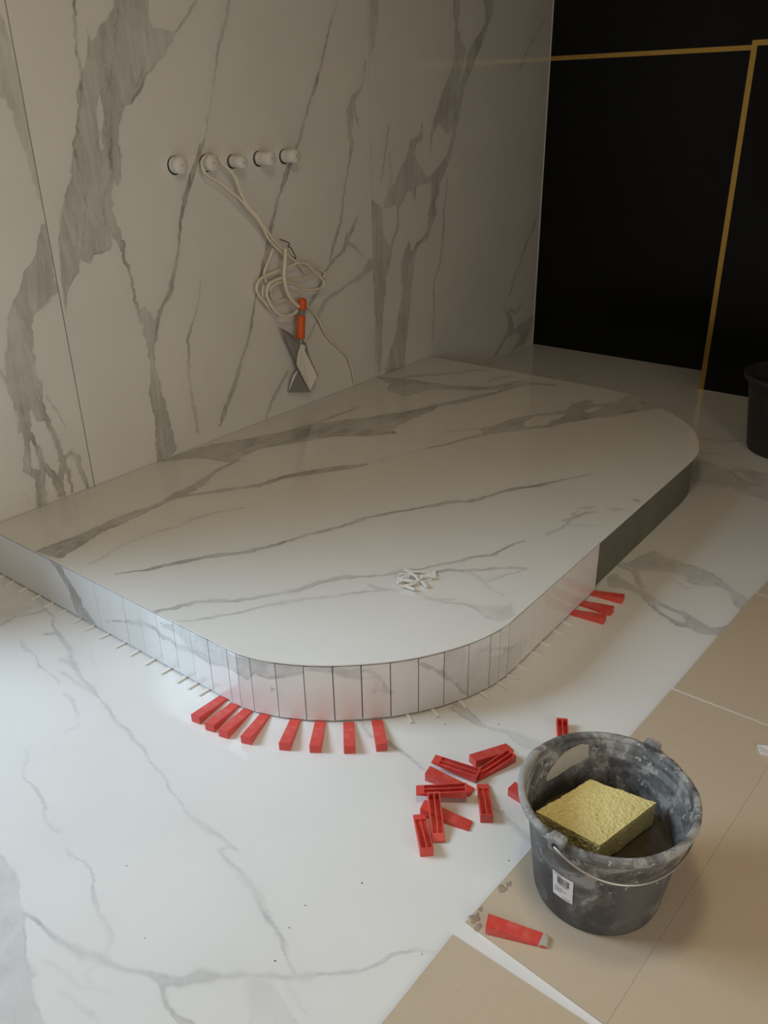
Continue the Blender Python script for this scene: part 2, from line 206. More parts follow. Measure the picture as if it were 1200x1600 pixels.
OUTLINE = [(0.0,-3.597),(1.145,-3.597),(1.1512,-3.5958),(1.1597,-3.5942),(1.1698,-3.5922),(1.1806,-3.59),(1.1913,-3.5876),(1.201,-3.585),(1.2097,-3.5823),(1.218,-3.5794),(1.2263,-3.5762),(1.2345,-3.5729),(1.243,-3.5691),(1.252,-3.565),(1.2615,-3.5604),(1.2715,-3.5555),(1.2817,-3.5502),(1.292,-3.5446),(1.3021,-3.5389),(1.312,-3.533),(1.3216,-3.527),(1.3311,-3.5207),(1.3405,-3.5143),(1.3498,-3.5077),(1.3589,-3.5009),(1.368,-3.494),(1.3769,-3.4869),(1.3858,-3.4796),(1.3945,-3.4721),(1.4031,-3.4644),(1.4116,-3.4567),(1.42,-3.449),(1.4283,-3.4412),(1.4365,-3.4334),(1.4446,-3.4255),(1.4526,-3.4175),(1.4604,-3.4093),(1.468,-3.401),(1.4754,-3.3925),(1.4827,-3.3839),(1.4897,-3.3751),(1.4967,-3.3662),(1.5034,-3.3572),(1.51,-3.348),(1.5164,-3.3386),(1.5227,-3.3291),(1.5288,-3.3194),(1.5347,-3.3096),(1.5405,-3.2998),(1.546,-3.29),(1.5513,-3.2803),(1.5564,-3.2706),(1.5614,-3.2609),(1.5661,-3.2511),(1.5707,-3.2411),(1.575,-3.231),(1.5792,-3.2207),(1.5832,-3.2102),(1.587,-3.1996),(1.5906,-3.1889),(1.5939,-3.178),(1.597,-3.167),(1.5998,-3.155),(1.6025,-3.1418),(1.6049,-3.1285),(1.607,-3.1161),(1.6087,-3.1056),(1.61,-3.098),(1.61,-1.78),(1.6095,-1.7712),(1.6088,-1.7589),(1.6079,-1.7444),(1.6069,-1.7289),(1.6056,-1.7137),(1.604,-1.7),(1.6022,-1.6879),(1.6003,-1.6763),(1.5981,-1.6651),(1.5956,-1.6538),(1.5926,-1.6422),(1.589,-1.63),(1.5848,-1.6173),(1.5801,-1.6042),(1.575,-1.5909),(1.5694,-1.5772),(1.5634,-1.5633),(1.557,-1.549),(1.5503,-1.5342),(1.5433,-1.519),(1.5359,-1.5034),(1.5279,-1.4877),(1.5193,-1.4722),(1.51,-1.457),(1.4997,-1.442),(1.4886,-1.4268),(1.4768,-1.4118),(1.4646,-1.3972),(1.4522,-1.3832),(1.44,-1.37),(1.4279,-1.3578),(1.4158,-1.3464),(1.4036,-1.3357),(1.3911,-1.3253),(1.3783,-1.3152),(1.365,-1.305),(1.3513,-1.2949),(1.3373,-1.2851),(1.3229,-1.2755),(1.3083,-1.266),(1.2933,-1.2565),(1.278,-1.247),(1.2622,-1.2372),(1.2459,-1.2273),(1.2292,-1.2174),(1.2125,-1.2077),(1.196,-1.1985),(1.18,-1.19),(1.1645,-1.1821),(1.1494,-1.1746),(1.1345,-1.1675),(1.1197,-1.161),(1.1049,-1.1551),(1.09,-1.15),(1.074,-1.1456),(1.0567,-1.142),(1.0394,-1.139),(1.0233,-1.1366),(1.0098,-1.1346),(1.0,-1.133),(0.0,-1.133)]
GRIT = [(1.312, -4.07), (1.473, -4.15), (1.694, -4.039), (1.659, -3.923), (1.688, -3.264), (1.775, -3.326), (1.838, -3.498), (1.913, -3.603), (1.668, -3.976), (1.713, -3.82), (1.584, -3.341), (1.893, -3.873), (1.981, -3.893), (1.918, -3.965)]
CABLE = [
 (0.0045,[(0.014,-2.5236,1.2171),(0.03,-2.5649,1.213),(0.035,-2.5896,1.1937),(0.04,-2.5865,1.1646),(0.04,-2.557,1.144),(0.04,-2.5148,1.1222),(0.045,-2.4712,1.089),(0.05,-2.441,1.0649),(0.05,-2.4121,1.0381),(0.05,-2.3708,0.9982),(0.045,-2.3273,0.952),(0.04,-2.2994,0.9085),(0.035,-2.2528,0.8665),(0.035,-2.2227,0.8432),(0.03,-2.199,0.8075)]),
 (0.0045,[(0.03,-2.5061,1.2082),(0.04,-2.4941,1.1847),(0.045,-2.4654,1.1577),(0.045,-2.4413,1.126),(0.05,-2.4296,1.0795),(0.055,-2.4069,1.0401),(0.055,-2.3654,1.0002),(0.05,-2.3217,0.954),(0.045,-2.2833,0.9094),(0.04,-2.2393,0.8726),(0.035,-2.1941,0.8346),(0.035,-2.1416,0.7951),(0.03,-2.1117,0.7701),(0.014,-2.0812,0.7436)]),
 (0.0065,[(0.06,-2.2284,0.863),(0.06,-2.2313,0.834),(0.06,-2.2385,0.798),(0.06,-2.2457,0.7619),(0.06,-2.2424,0.7212),(0.06,-2.2243,0.6777),(0.06,-2.1972,0.6448),(0.06,-2.1723,0.6248)]),
 (0.005,[(0.03,-2.1366,0.7914),(0.03,-2.1865,0.7832),(0.03,-2.2572,0.7757),(0.03,-2.3262,0.766),(0.03,-2.3594,0.7514),(0.03,-2.373,0.724),(0.03,-2.3621,0.6974),(0.03,-2.3465,0.6798),(0.03,-2.3146,0.6439)]),
 (0.005,[(0.045,-2.2349,0.7513),(0.045,-2.2828,0.7461),(0.045,-2.3199,0.7344),(0.045,-2.3338,0.7043),(0.045,-2.3265,0.673),(0.045,-2.3049,0.6388),(0.045,-2.2713,0.6096),(0.045,-2.2317,0.5945),(0.045,-2.1936,0.5953),(0.045,-2.1656,0.606)]),
 (0.005,[(0.02,-2.3238,0.73),(0.02,-2.3347,0.6968),(0.02,-2.3242,0.6622),(0.02,-2.292,0.6259),(0.02,-2.2498,0.6052)]),
 (0.004,[(0.02,-2.2839,0.7011),(0.02,-2.2861,0.6811),(0.02,-2.2628,0.6593),(0.02,-2.2299,0.6537),(0.02,-2.1993,0.6588)]),
 (0.0042,[(0.04,-2.1471,0.7937),(0.04,-2.0942,0.7839),(0.04,-2.0536,0.7524),(0.04,-2.012,0.7202),(0.04,-1.9896,0.6929),(0.04,-2.0033,0.6736),(0.04,-2.0601,0.6721),(0.04,-2.1143,0.686),(0.04,-2.1657,0.7149),(0.04,-2.2098,0.7268),(0.04,-2.2535,0.7336),(0.04,-2.2906,0.7268),(0.04,-2.3144,0.7056)]),
 (0.0045,[(0.02,-2.1262,0.7892),(0.02,-2.0686,0.7838),(0.02,-2.0071,0.7571),(0.02,-1.9604,0.7266),(0.02,-1.9701,0.7067)]),
 (0.0035,[(0.022,-2.2134,0.7282),(0.022,-2.187,0.7292),(0.022,-2.134,0.7263),(0.022,-2.0796,0.7259),(0.022,-2.0395,0.7304)]),
 (0.005,[(0.016,-2.2519,0.8626),(0.016,-2.2815,0.8199),(0.016,-2.311,0.7773),(0.016,-2.3049,0.7366)]),
 (0.0045,[(0.04,-2.1401,0.6141),(0.03,-2.0905,0.6068),(0.022,-2.0441,0.5732),(0.018,-2.0135,0.5396),(0.016,-1.9626,0.4563),(0.016,-1.8887,0.3887),(0.016,-1.8246,0.3301),(0.014,-1.7937,0.2589),(0.012,-1.776,0.1893)]),
]
DARK_WIRE = [(0.03, -2.2268, 0.8947), (0.045, -2.1895, 0.8767), (0.02, -2.1723, 0.8605), (0.03, -2.1683, 0.8558), (0.05, -2.1725, 0.838), (0.045, -2.1582, 0.8132), (0.03, -2.1817, 0.8326), (0.012, -2.1772, 0.8381)]
TROWEL = [(0.05, -2.1402, 0.6469), (0.05, -2.1434, 0.6106), (0.052, -2.1521, 0.5805), (0.054, -2.1617, 0.5399), (0.055, -2.1672, 0.4899), (0.054, -2.1678, 0.4708)]
BLADE = [(0.034, -2.2656, 0.555), (0.052, -2.1958, 0.4846), (0.056, -2.1385, 0.4676), (0.058, -2.1257, 0.4071), (0.062, -2.0803, 0.3093), (0.036, -2.1115, 0.2373)]
BLADE_BACK = [(0.012, -2.2218, 0.2617), (0.014, -2.2082, 0.3013), (0.022, -2.1938, 0.3331), (0.034, -2.1726, 0.3553), (0.033, -2.1083, 0.2359)]
PLASTER = [(0.057, -2.1712, 0.4692), (0.058, -2.1496, 0.4566), (0.058, -2.1561, 0.4277), (0.0585, -2.1458, 0.4144), (0.059, -2.1388, 0.4074), (0.0595, -2.1368, 0.3903), (0.06, -2.1256, 0.385), (0.0605, -2.1237, 0.365), (0.061, -2.1127, 0.3568), (0.0615, -2.1103, 0.3422), (0.062, -2.0992, 0.3339), (0.063, -2.0898, 0.3089), (0.039, -2.114, 0.2472), (0.045, -2.1596, 0.3173), (0.05, -2.1988, 0.3864), (0.053, -2.19, 0.4317)]

# ------------------------------------------------------------------ helpers
def tag(o, label=None, cat=None, group=None, kind=None):
    if label: o['label'] = label
    if cat: o['category'] = cat
    if group: o['group'] = group
    if kind: o['kind'] = kind
    return o

def empty(name, loc, rz=0.0):
    e = bpy.data.objects.new(name, None); COL.objects.link(e)
    e.location = loc; e.rotation_euler = (0, 0, rz); e.empty_display_size = 0.05
    return e

def mesh(name, verts, faces, smooth=False):
    me = bpy.data.meshes.new(name)
    me.from_pydata([tuple(v) for v in verts], [], [tuple(f) for f in faces])
    me.update()
    if smooth:
        me.polygons.foreach_set('use_smooth', [True] * len(me.polygons))
    return me

def link(name, me, mat, parent=None, loc=(0, 0, 0), rot=(0, 0, 0)):
    ob = bpy.data.objects.new(name, me); COL.objects.link(ob)
    if mat and not me.materials: me.materials.append(mat)
    ob.location = loc; ob.rotation_euler = rot
    if parent: ob.parent = parent
    return ob

def obj(name, verts, faces, mat, parent=None, origin=None, smooth=False):
    """verts in world metres; stored relative to the parent's place or to the thing's own base"""
    V = np.asarray(verts, float)
    if parent is not None:
        base = np.array(parent.location); q = parent.parent
        while q is not None: base = base + np.array(q.location); q = q.parent
        me = mesh(name, V - base, faces, smooth)
        return link(name, me, mat, parent)
    if origin is None:
        origin = ((V[:, 0].min() + V[:, 0].max()) / 2, (V[:, 1].min() + V[:, 1].max()) / 2, V[:, 2].min())
    me = mesh(name, V - np.array(origin), faces, smooth)
    return link(name, me, mat, None, origin)

def box(x0, x1, y0, y1, z0, z1):
    v = [(x0, y0, z0), (x1, y0, z0), (x1, y1, z0), (x0, y1, z0), (x0, y0, z1), (x1, y0, z1), (x1, y1, z1), (x0, y1, z1)]
    f = [(0, 3, 2, 1), (4, 5, 6, 7), (0, 1, 5, 4), (1, 2, 6, 5), (2, 3, 7, 6), (3, 0, 4, 7)]
    return v, f

def boxes(*bs):
    V, F = [], []
    for b in bs:
        v, f = box(*b); n = len(V); V += v; F += [tuple(i + n for i in q) for q in f]
    return V, F

def bevel(me, w, seg=2):
    bm = bmesh.new(); bm.from_mesh(me)
    bmesh.ops.bevel(bm, geom=list(bm.edges), offset=w, segments=seg, affect='EDGES', profile=0.5)
    bm.to_mesh(me); bm.free(); me.update()

def lathe(profile, n=48, cx=0, cy=0, cz=0):
    V, F = [], []
    for r, z in profile:
        for i in range(n):
            a = 2 * math.pi * i / n
            V.append((cx + r * math.cos(a), cy + r * math.sin(a), cz + z))
    for k in range(len(profile) - 1):
        for i in range(n):
            j = (i + 1) % n
            F.append((k * n + i, k * n + j, (k + 1) * n + j, (k + 1) * n + i))
    return V, F

def spline(pts, per=6):
    P = [Vector(p) for p in pts]; out = []
    for i in range(len(P) - 1):
        p0 = P[max(i - 1, 0)]; p1 = P[i]; p2 = P[i + 1]; p3 = P[min(i + 2, len(P) - 1)]
        for k in range(per):
            t = k / per
            out.append(0.5 * ((2 * p1) + (p2 - p0) * t + (2 * p0 - 5 * p1 + 4 * p2 - p3) * t * t + (3 * p1 - p0 - 3 * p2 + p3) * t ** 3))
    out.append(P[-1]); return out

def tube(path, rad, n=8):
    """rad: a number or one radius per path point"""
    P = [Vector(p) for p in path]; R = rad if hasattr(rad, '__len__') else [rad] * len(P)
    V, F = [], []; up = None
    for i, p in enumerate(P):
        t = (P[min(i + 1, len(P) - 1)] - P[max(i - 1, 0)]).normalized()
        if up is None: up = t.orthogonal().normalized()
        up = (up - t * up.dot(t))
        up = up.normalized() if up.length > 1e-6 else t.orthogonal().normalized()
        s = t.cross(up)
        for k in range(n):
            a = 2 * math.pi * k / n
            V.append(tuple(p + (up * math.cos(a) + s * math.sin(a)) * R[i]))
    for i in range(len(P) - 1):
        for k in range(n):
            j = (k + 1) % n
            F.append((i * n + k, i * n + j, (i + 1) * n + j, (i + 1) * n + k))
    F.append(tuple(reversed(range(n)))); F.append(tuple(range((len(P) - 1) * n, len(P) * n)))
    return V, F

# ------------------------------------------------------------------ marble: distance field of the traced veins on a fine grid
_wr = np.random.default_rng(4)
_waves = []
for lo, hi, amp, cnt in ((70, 200, 1.25, 14), (22, 60, 0.50, 16), (9, 20, 0.20, 16)):
    for _ in range(cnt):
        a = _wr.uniform(0, 2 * np.pi); k = 2 * np.pi / _wr.uniform(lo, hi)
        _waves.append((k * np.cos(a), k * np.sin(a), _wr.uniform(0, 6.28), _wr.normal() * amp, _wr.normal() * amp))
def WARP(P):
    """natural waver of the veins, in mm"""
    out = np.zeros_like(P)
    for kx, ky, ph, ax, ay in _waves:
        w = np.sin(P[:, 0] * kx + P[:, 1] * ky + ph); out[:, 0] += ax * w; out[:, 1] += ay * w
    return out

def vein_field(P, veins, far=70.0):
    """P (N,2) in mm -> signed distance to the nearest vein (mm, negative inside) and its darkness"""
    P = P + WARP(P)
    sd = np.full(len(P), far); tone = np.zeros(len(P))
    for ty, st, pts in veins:
        A = np.array(pts, float); XY = A[:, :2]
        lo = XY.min(0) - far; hi = XY.max(0) + far
        idx = np.nonzero(((P >= lo) & (P <= hi)).all(1))[0]
        if not len(idx): continue
        Q = P[idx]; d = np.full(len(idx), 1e9)
        n = len(XY); m = n - 1 if ty == 'L' else n
        inside = np.zeros(len(idx), bool)
        for i in range(m):
            a = XY[i]; b = XY[(i + 1) % n]; ab = b - a; l2 = ab @ ab + 1e-9
            t = np.clip(((Q - a) @ ab) / l2, 0, 1)
            e = np.hypot(Q[:, 0] - a[0] - t * ab[0], Q[:, 1] - a[1] - t * ab[1])
            if ty == 'L': e = e - (A[i, 2] + (A[i + 1, 2] - A[i, 2]) * t)
            else:
                cr = (a[1] > Q[:, 1]) != (b[1] > Q[:, 1])
                if abs(ab[1]) > 1e-9:
                    inside ^= cr & (Q[:, 0] < a[0] + (Q[:, 1] - a[1]) * ab[0] / ab[1])
            d = np.minimum(d, e)
        if ty != 'L': d = np.where(inside, -d, d)
        if ty == 'H':
            sd[idx] = np.maximum(sd[idx], -d)
        else:
            better = d < sd[idx]
            # inside overlapping veins the darker tone wins
            both = (d < 0) & (sd[idx] < 0)
            tone[idx] = np.where(both, np.maximum(tone[idx], st), np.where(better, st, tone[idx]))
            sd[idx] = np.minimum(sd[idx], d)
    return sd, tone

def set_veins(me, uv_mm, veins):
    sd, tone = vein_field(np.asarray(uv_mm, float), veins)
    a = me.attributes.new('vein_distance', 'FLOAT', 'POINT'); a.data.foreach_set('value', sd.astype(np.float32))
    b = me.attributes.new('vein_tone', 'FLOAT', 'POINT'); b.data.foreach_set('value', tone.astype(np.float32))

def grid_mesh(name, G, skirt):
    """G (rows, cols, 3) grid of points, skirt: offset vector of the edge all round"""
    R, Cn, _ = G.shape
    V = G.reshape(-1, 3)
    ii = np.arange(R * Cn).reshape(R, Cn)
    F = np.stack([ii[:-1, :-1], ii[:-1, 1:], ii[1:, 1:], ii[1:, :-1]], -1).reshape(-1, 4)
    ring = np.concatenate([ii[0, :], ii[1:, -1], ii[-1, -2::-1], ii[-2:0:-1, 0]])
    off = np.array(skirt, float)
    V2 = np.vstack([V, V[ring], V[ring] + off])      # own verts for the edge keep it crisp
    n0 = len(V); m = len(ring)
    a = np.arange(m); b = (a + 1) % m
    side = np.stack([n0 + b, n0 + a, n0 + m + a, n0 + m + b], -1)
    faces = np.vstack([F, side])
    me = bpy.data.meshes.new(name)
    me.vertices.add(len(V2)); me.vertices.foreach_set('co', V2.astype(np.float32).ravel())
    me.loops.add(faces.size); me.loops.foreach_set('vertex_index', faces.astype(np.int32).ravel())
    me.polygons.add(len(faces))
    me.polygons.foreach_set('loop_start', np.arange(0, faces.size, 4, dtype=np.int32))
    me.update(calc_edges=True); me.validate()
    return me, V2

def axis(*parts):
    """parts (start, end, step) joined into one increasing coordinate list"""
    out = []
    for a, b, s in parts:
        n = max(1, int(round((b - a) / s)))
        out += list(np.linspace(a, b, n + 1)[:-1])
    return np.array(out + [parts[-1][1]])

# ------------------------------------------------------------------ materials
class NT:
    def __init__(self, name):
        self.m = bpy.data.materials.new(name); self.m.use_nodes = True
        self.t = self.m.node_tree; self.b = self.t.nodes['Principled BSDF']
    def n(self, ty, **kw):
        nd = self.t.nodes.new(ty)
        for k, v in kw.items(): setattr(nd, k, v)
        return nd
    def set(self, sock, v):
        if isinstance(v, bpy.types.NodeSocket): self.t.links.new(v, sock)
        else: sock.default_value = v
    def math(self, op, a, b=0.0, clamp=False):
        nd = self.n('ShaderNodeMath', operation=op, use_clamp=clamp)
        self.set(nd.inputs[0], a); self.set(nd.inputs[1], b); return nd.outputs[0]
    def coord(self, scale=(1, 1, 1), kind='Object', rot=(0, 0, 0)):
        tc = self.n('ShaderNodeTexCoord'); mp = self.n('ShaderNodeMapping')
        mp.inputs['Scale'].default_value = scale; mp.inputs['Rotation'].default_value = rot
        self.t.links.new(tc.outputs[kind], mp.inputs['Vector']); return mp.outputs[0]
    def noise(self, vec, scale, detail=3.0, rough=0.55, dist=0.0):
        nd = self.n('ShaderNodeTexNoise'); self.t.links.new(vec, nd.inputs['Vector'])
        nd.inputs['Scale'].default_value = scale; nd.inputs['Detail'].default_value = detail
        nd.inputs['Roughness'].default_value = rough; nd.inputs['Distortion'].default_value = dist
        return nd.outputs['Fac']
    def ramp(self, v, a, b, lo=0.0, hi=1.0, smooth=True):
        nd = self.n('ShaderNodeMapRange'); nd.interpolation_type = 'SMOOTHSTEP' if smooth else 'LINEAR'
        self.set(nd.inputs[0], v)
        for i, x in zip((1, 2, 3, 4), (a, b, lo, hi)): nd.inputs[i].default_value = x
        return nd.outputs[0]
    def mix(self, fac, a, b):
        nd = self.n('ShaderNodeMix', data_type='RGBA')
        self.set(nd.inputs[0], fac)
        self.set(nd.inputs[6], (*a, 1) if isinstance(a, tuple) else a)
        self.set(nd.inputs[7], (*b, 1) if isinstance(b, tuple) else b)
        return nd.outputs[2]
    def out(self, color=None, rough=None, metal=None, spec=None, bump=None, bump_d=0.001, bump_s=0.5):
        if color is not None: self.set(self.b.inputs['Base Color'], (*color, 1) if isinstance(color, tuple) else color)
        if rough is not None: self.set(self.b.inputs['Roughness'], rough)
        if metal is not None: self.set(self.b.inputs['Metallic'], metal)
        if spec is not None: self.b.inputs['Specular IOR Level'].default_value = spec
        if bump is not None:
            bn = self.n('ShaderNodeBump'); bn.inputs['Distance'].default_value = bump_d; bn.inputs['Strength'].default_value = bump_s
            self.t.links.new(bump, bn.inputs['Height']); self.t.links.new(bn.outputs[0], self.b.inputs['Normal'])
        return self.m

def marble(name, streak_scale, base=(0.79, 0.785, 0.77), vein=(0.335, 0.32, 0.305), rough=0.1, wobble=3.2):
    t = NT(name); co = t.coord(); st = t.coord(streak_scale)
    sd = t.n('ShaderNodeAttribute', attribute_name='vein_distance').outputs['Fac']
    tone = t.n('ShaderNodeAttribute', attribute_name='vein_tone').outputs['Fac']
    n1 = t.math('SUBTRACT', t.noise(co, 30, 5, 0.62), 0.5); n2 = t.math('SUBTRACT', t.noise(co, 150, 2), 0.5)
    s = t.math('ADD', t.math('SUBTRACT', sd, 0.5), t.math('MULTIPLY', n1, wobble)); s = t.math('ADD', s, t.math('MULTIPLY', n2, 1.6))
    soft = t.math('ADD', t.ramp(t.noise(co, 6, 3), 0.38, 0.64, 0.0, 5.5), 1.0)      # veins fade out softly here, crisp there
    mask = t.ramp(t.math('DIVIDE', s, soft), 1.5, -1.5)
    streak = t.ramp(t.noise(st, 1.0, 5, 0.65, 0.8), 0.30, 0.70, 0.50, 1.0)
    wisp = t.ramp(t.math('ABSOLUTE', t.math('SUBTRACT', t.noise(st, 0.7, 4, 0.6, 1.2), 0.5)), 0.0, 0.03, 0.22, 0.0)
    edge = t.math('MULTIPLY', t.ramp(t.math('ABSOLUTE', t.math('ADD', s, 2.0)), 0.0, 4.5, 1.0, 0.0), t.ramp(t.noise(co, 8, 2), 0.40, 0.60))
    body = t.math('ADD', t.math('MULTIPLY', mask, t.math('ADD', streak, wisp)), t.math('MULTIPLY', t.math('MULTIPLY', edge, mask), 0.45))
    haze = t.math('MULTIPLY', t.ramp(sd, 50, 0, 0.0, 0.10), t.noise(co, 9, 3))
    body = t.math('MULTIPLY', body, t.ramp(t.noise(co, 5, 4, 0.6), 0.32, 0.62, 0.55, 1.0))
    fac = t.math('MULTIPLY', t.math('ADD', body, haze), tone, True)
    cloud = t.mix(t.ramp(t.noise(co, 3.0, 3), 0.3, 0.8), base, tuple(c * 0.95 for c in base))
    return t.out(t.mix(fac, cloud, vein), rough, spec=0.5)

def plain(name, col, rough=0.6, metal=0.0, spec=0.5, vary=0.08, scale=12, bump=0.0):
    t = NT(name); co = t.coord(); n = t.noise(co, scale, 4)
    c = t.mix(n, tuple(x * (1 - vary) for x in col), tuple(min(1, x * (1 + vary)) for x in col))
    return t.out(c, rough, metal, spec, t.noise(co, scale * 8, 3) if bump else None, 0.001, bump)

M = {}
M['wall_marble'] = marble('polished_marble_wall', (14, 22, 3.2), base=(0.79, 0.78, 0.735), vein=(0.30, 0.285, 0.265))
M['top_marble'] = marble('polished_marble_top', (16, 4, 14), base=(0.79, 0.782, 0.755))
M['floor_marble'] = marble('polished_marble_floor', (11, 11, 11), vein=(0.40, 0.395, 0.40), rough=0.13, wobble=2.6)
M['face_marble'] = marble('polished_marble_face', (20, 20, 20), vein=(0.38, 0.37, 0.365))
M['grout'] = plain('grey_grout', (0.055, 0.05, 0.045), 0.9)
M['joint'] = plain('joint_shade', (0.03, 0.025, 0.02), 0.95)  # near-black colour standing in for shade inside the platform joints
M['paint'] = plain('warm_wall_paint', (0.62, 0.485, 0.295), 0.9)
M['black'] = plain('black_gloss_panel', (0.004, 0.004, 0.004), 0.25, spec=0.22)
M['gold'] = plain('brushed_gold', (0.62, 0.38, 0.10), 0.32, 1.0, vary=0.12, scale=30)
M['trim'] = plain('pale_edge_trim', (0.75, 0.74, 0.72), 0.35)
M['core'] = plain('bare_grey_board', (0.17, 0.165, 0.13), 0.85, vary=0.25, scale=9, bump=0.3)

# red wedge plastic, a little dusty
t = NT('red_wedge_plastic'); co = t.coord()
dust = t.ramp(t.noise(co, 45, 5, 0.65), 0.46, 0.78, 0.0, 0.35)
M['red'] = t.out(t.mix(dust, (0.68, 0.07, 0.055), (0.74, 0.29, 0.26)), 0.42)
M['mortar'] = plain('dried_grey_mortar', (0.45, 0.42, 0.37), 0.95, vary=0.2, scale=60, bump=0.5)
M['spacer'] = plain('white_spacer_plastic', (0.82, 0.81, 0.78), 0.45)
M['pipe'] = plain('white_plug_plastic', (0.80, 0.78, 0.74), 0.4)
M['dark'] = plain('dark_hole', (0.02, 0.018, 0.015), 0.9)
M['cable'] = plain('cream_cable_sheath', (0.80, 0.73, 0.60), 0.5)
M['wire'] = plain('dark_wire', (0.05, 0.05, 0.055), 0.5)
M['orange'] = plain('orange_grip', (0.78, 0.12, 0.02), 0.5)
M['grip_grey'] = plain('grey_grip', (0.24, 0.23, 0.20), 0.6)
M['steel'] = plain('trowel_steel', (0.34, 0.33, 0.32), 0.35, 0.45, vary=0.2, scale=25)
M['plaster'] = plain('white_plaster', (0.80, 0.76, 0.70), 0.95, vary=0.1, scale=40, bump=0.6)
M['wire_steel'] = plain('galvanised_wire', (0.50, 0.49, 0.46), 0.4, 0.8)

# beige matt boards with a few stains
t = NT('beige_board'); co = t.coord()
stain = t.ramp(t.noise(co, 4.5, 4, 0.6), 0.60, 0.80, 0, 0.35)
fine = t.mix(t.noise(co, 90, 4, 0.7), (0.50, 0.405, 0.295), (0.57, 0.465, 0.345))
M['board'] = t.out(t.mix(stain, fine, (0.41, 0.325, 0.23)), 0.62, bump=t.noise(co, 160, 3), bump_d=0.0006, bump_s=0.4)
M['board_edge_dirt'] = plain('brown_glue_residue', (0.33, 0.265, 0.19), 0.95, vary=0.35, scale=70)

# bucket plastic smeared with dried mortar; heavier towards the rim, as it splashed
def bucket_mat(name, z_lo, z_hi, amount, base=(0.038, 0.038, 0.042), dirt=(0.42, 0.415, 0.40)):
    t = NT(name); co = t.coord(); sep = t.n('ShaderNodeSeparateXYZ'); t.t.links.new(co, sep.inputs[0])
    rise = t.ramp(sep.outputs[2], z_lo, z_hi, 0.0, 0.16)
    n = t.math('ADD', t.noise(co, 11, 6, 0.68, 0.8), rise)
    n = t.math('ADD', n, t.math('MULTIPLY', t.math('SUBTRACT', t.noise(co, 90, 3), 0.5), 0.12))
    smear = t.math('MULTIPLY', t.ramp(n, 0.46, 0.80), amount)
    film = t.ramp(t.noise(t.coord((14, 14, 3)), 1.0, 5), 0.30, 0.75, 0.01, 0.17)
    spots = t.noise(co, 55, 3, 0.6)
    blot = t.math('MAXIMUM', t.ramp(n, 0.66, 0.69, 0.0, 0.8), t.ramp(t.math('ADD', spots, rise), 0.74, 0.77, 0.0, 0.9))
    fac = t.math('MAXIMUM', t.math('MAXIMUM', smear, film), t.math('MULTIPLY', blot, min(1.0, amount * 1.5)), True)
    return t.out(t.mix(fac, base, dirt), t.ramp(fac, 0, 1, 0.5, 0.95), bump=n, bump_d=0.002, bump_s=0.5)
M['bucket'] = bucket_mat('mortar_smeared_bucket', 0.04, 0.22, 0.55)
M['bucket_rim'] = bucket_mat('mortar_crusted_rim', 0.05, 0.24, 0.8)
M['bucket_dark'] = bucket_mat('dark_bucket', 0.1, 0.6, 0.1, (0.02, 0.02, 0.02), (0.1, 0.095, 0.085))
t = NT('sponge_foam'); co = t.coord()
pores = t.n('ShaderNodeTexVoronoi'); t.t.links.new(co, pores.inputs[0]); pores.inputs['Scale'].default_value = 170
dirt = t.ramp(t.noise(co, 26, 4, 0.65), 0.60, 0.74, 0, 0.55)
M['sponge'] = t.out(t.mix(dirt, t.mix(t.noise(co, 14, 3), (0.74, 0.62, 0.24), (0.84, 0.73, 0.36)), (0.30, 0.25, 0.13)), 0.95, spec=0.08, bump=pores.outputs['Distance'], bump_d=0.003, bump_s=0.7)
t = NT('murky_water'); co = t.coord()
M['water'] = t.out(t.mix(t.noise(co, 9, 3), (0.055, 0.045, 0.028), (0.085, 0.07, 0.045)), 0.06)
M['paper'] = plain('white_sticker_paper', (0.74, 0.73, 0.73), 0.7)
M['ink'] = plain('black_print', (0.06, 0.06, 0.065), 0.8)

# ------------------------------------------------------------------ the room
RX, RY, RZ = 4.0, -6.2, 2.6          # right wall, wall behind the camera, ceiling
WIN = (-5.55, -4.12, 0.0, 2.45)      # balcony opening in the marble wall, outside the frame

v, f = boxes((-0.30, -0.012, WIN[1], 0.15, 0, RZ), (-0.30, -0.012, RY, WIN[0], 0, RZ), (-0.30, -0.012, WIN[0], WIN[1], WIN[3], RZ))
wall_left = tag(obj('wall_left', v, f, M['grout'], origin=(0, 0, 0)), 'wall clad with tall polished white marble slabs with grey veins', 'wall', kind='structure')

def wall_slab(y0, y1, ya, yb, z_fine, step, veins):
    parts = []
    if ya - y0 > 0.05: parts.append((y0, ya, 0.05))
    parts.append((ya, yb, step))
    if y1 - yb > 0.05: parts.append((yb, y1, 0.05))
    ys = axis(*parts); zs = axis((0.0, z_fine[0], 0.04), (z_fine[0], z_fine[1], step), (z_fine[1], RZ, 0.05))
    G = np.zeros((len(zs), len(ys), 3)); G[..., 1] = ys[None, :]; G[..., 2] = zs[:, None]
    me, V = grid_mesh('marble_slab', G, (-0.0115, 0, 0))
    set_veins(me, V[:, 1:] * 1000, veins)
    return link('marble_slab', me, M['wall_marble'], wall_left)
gap = 0.0019
wall_slab(WIN[1], -3.2 - gap, -3.64, -3.2 - gap, (0.12, 1.80), 0.006, VEINS_SLAB_LEFT)
wall_slab(-3.2 + gap, -1.6 - gap, -3.2 + gap, -1.6 - gap, (0.14, 1.86), 0.006, VEINS_SLAB_MIDDLE)
wall_slab(-1.6 + gap, -0.004, -1.6 + gap, -0.004, (0.0, 2.0), 0.008, VEINS_SLAB_RIGHT)

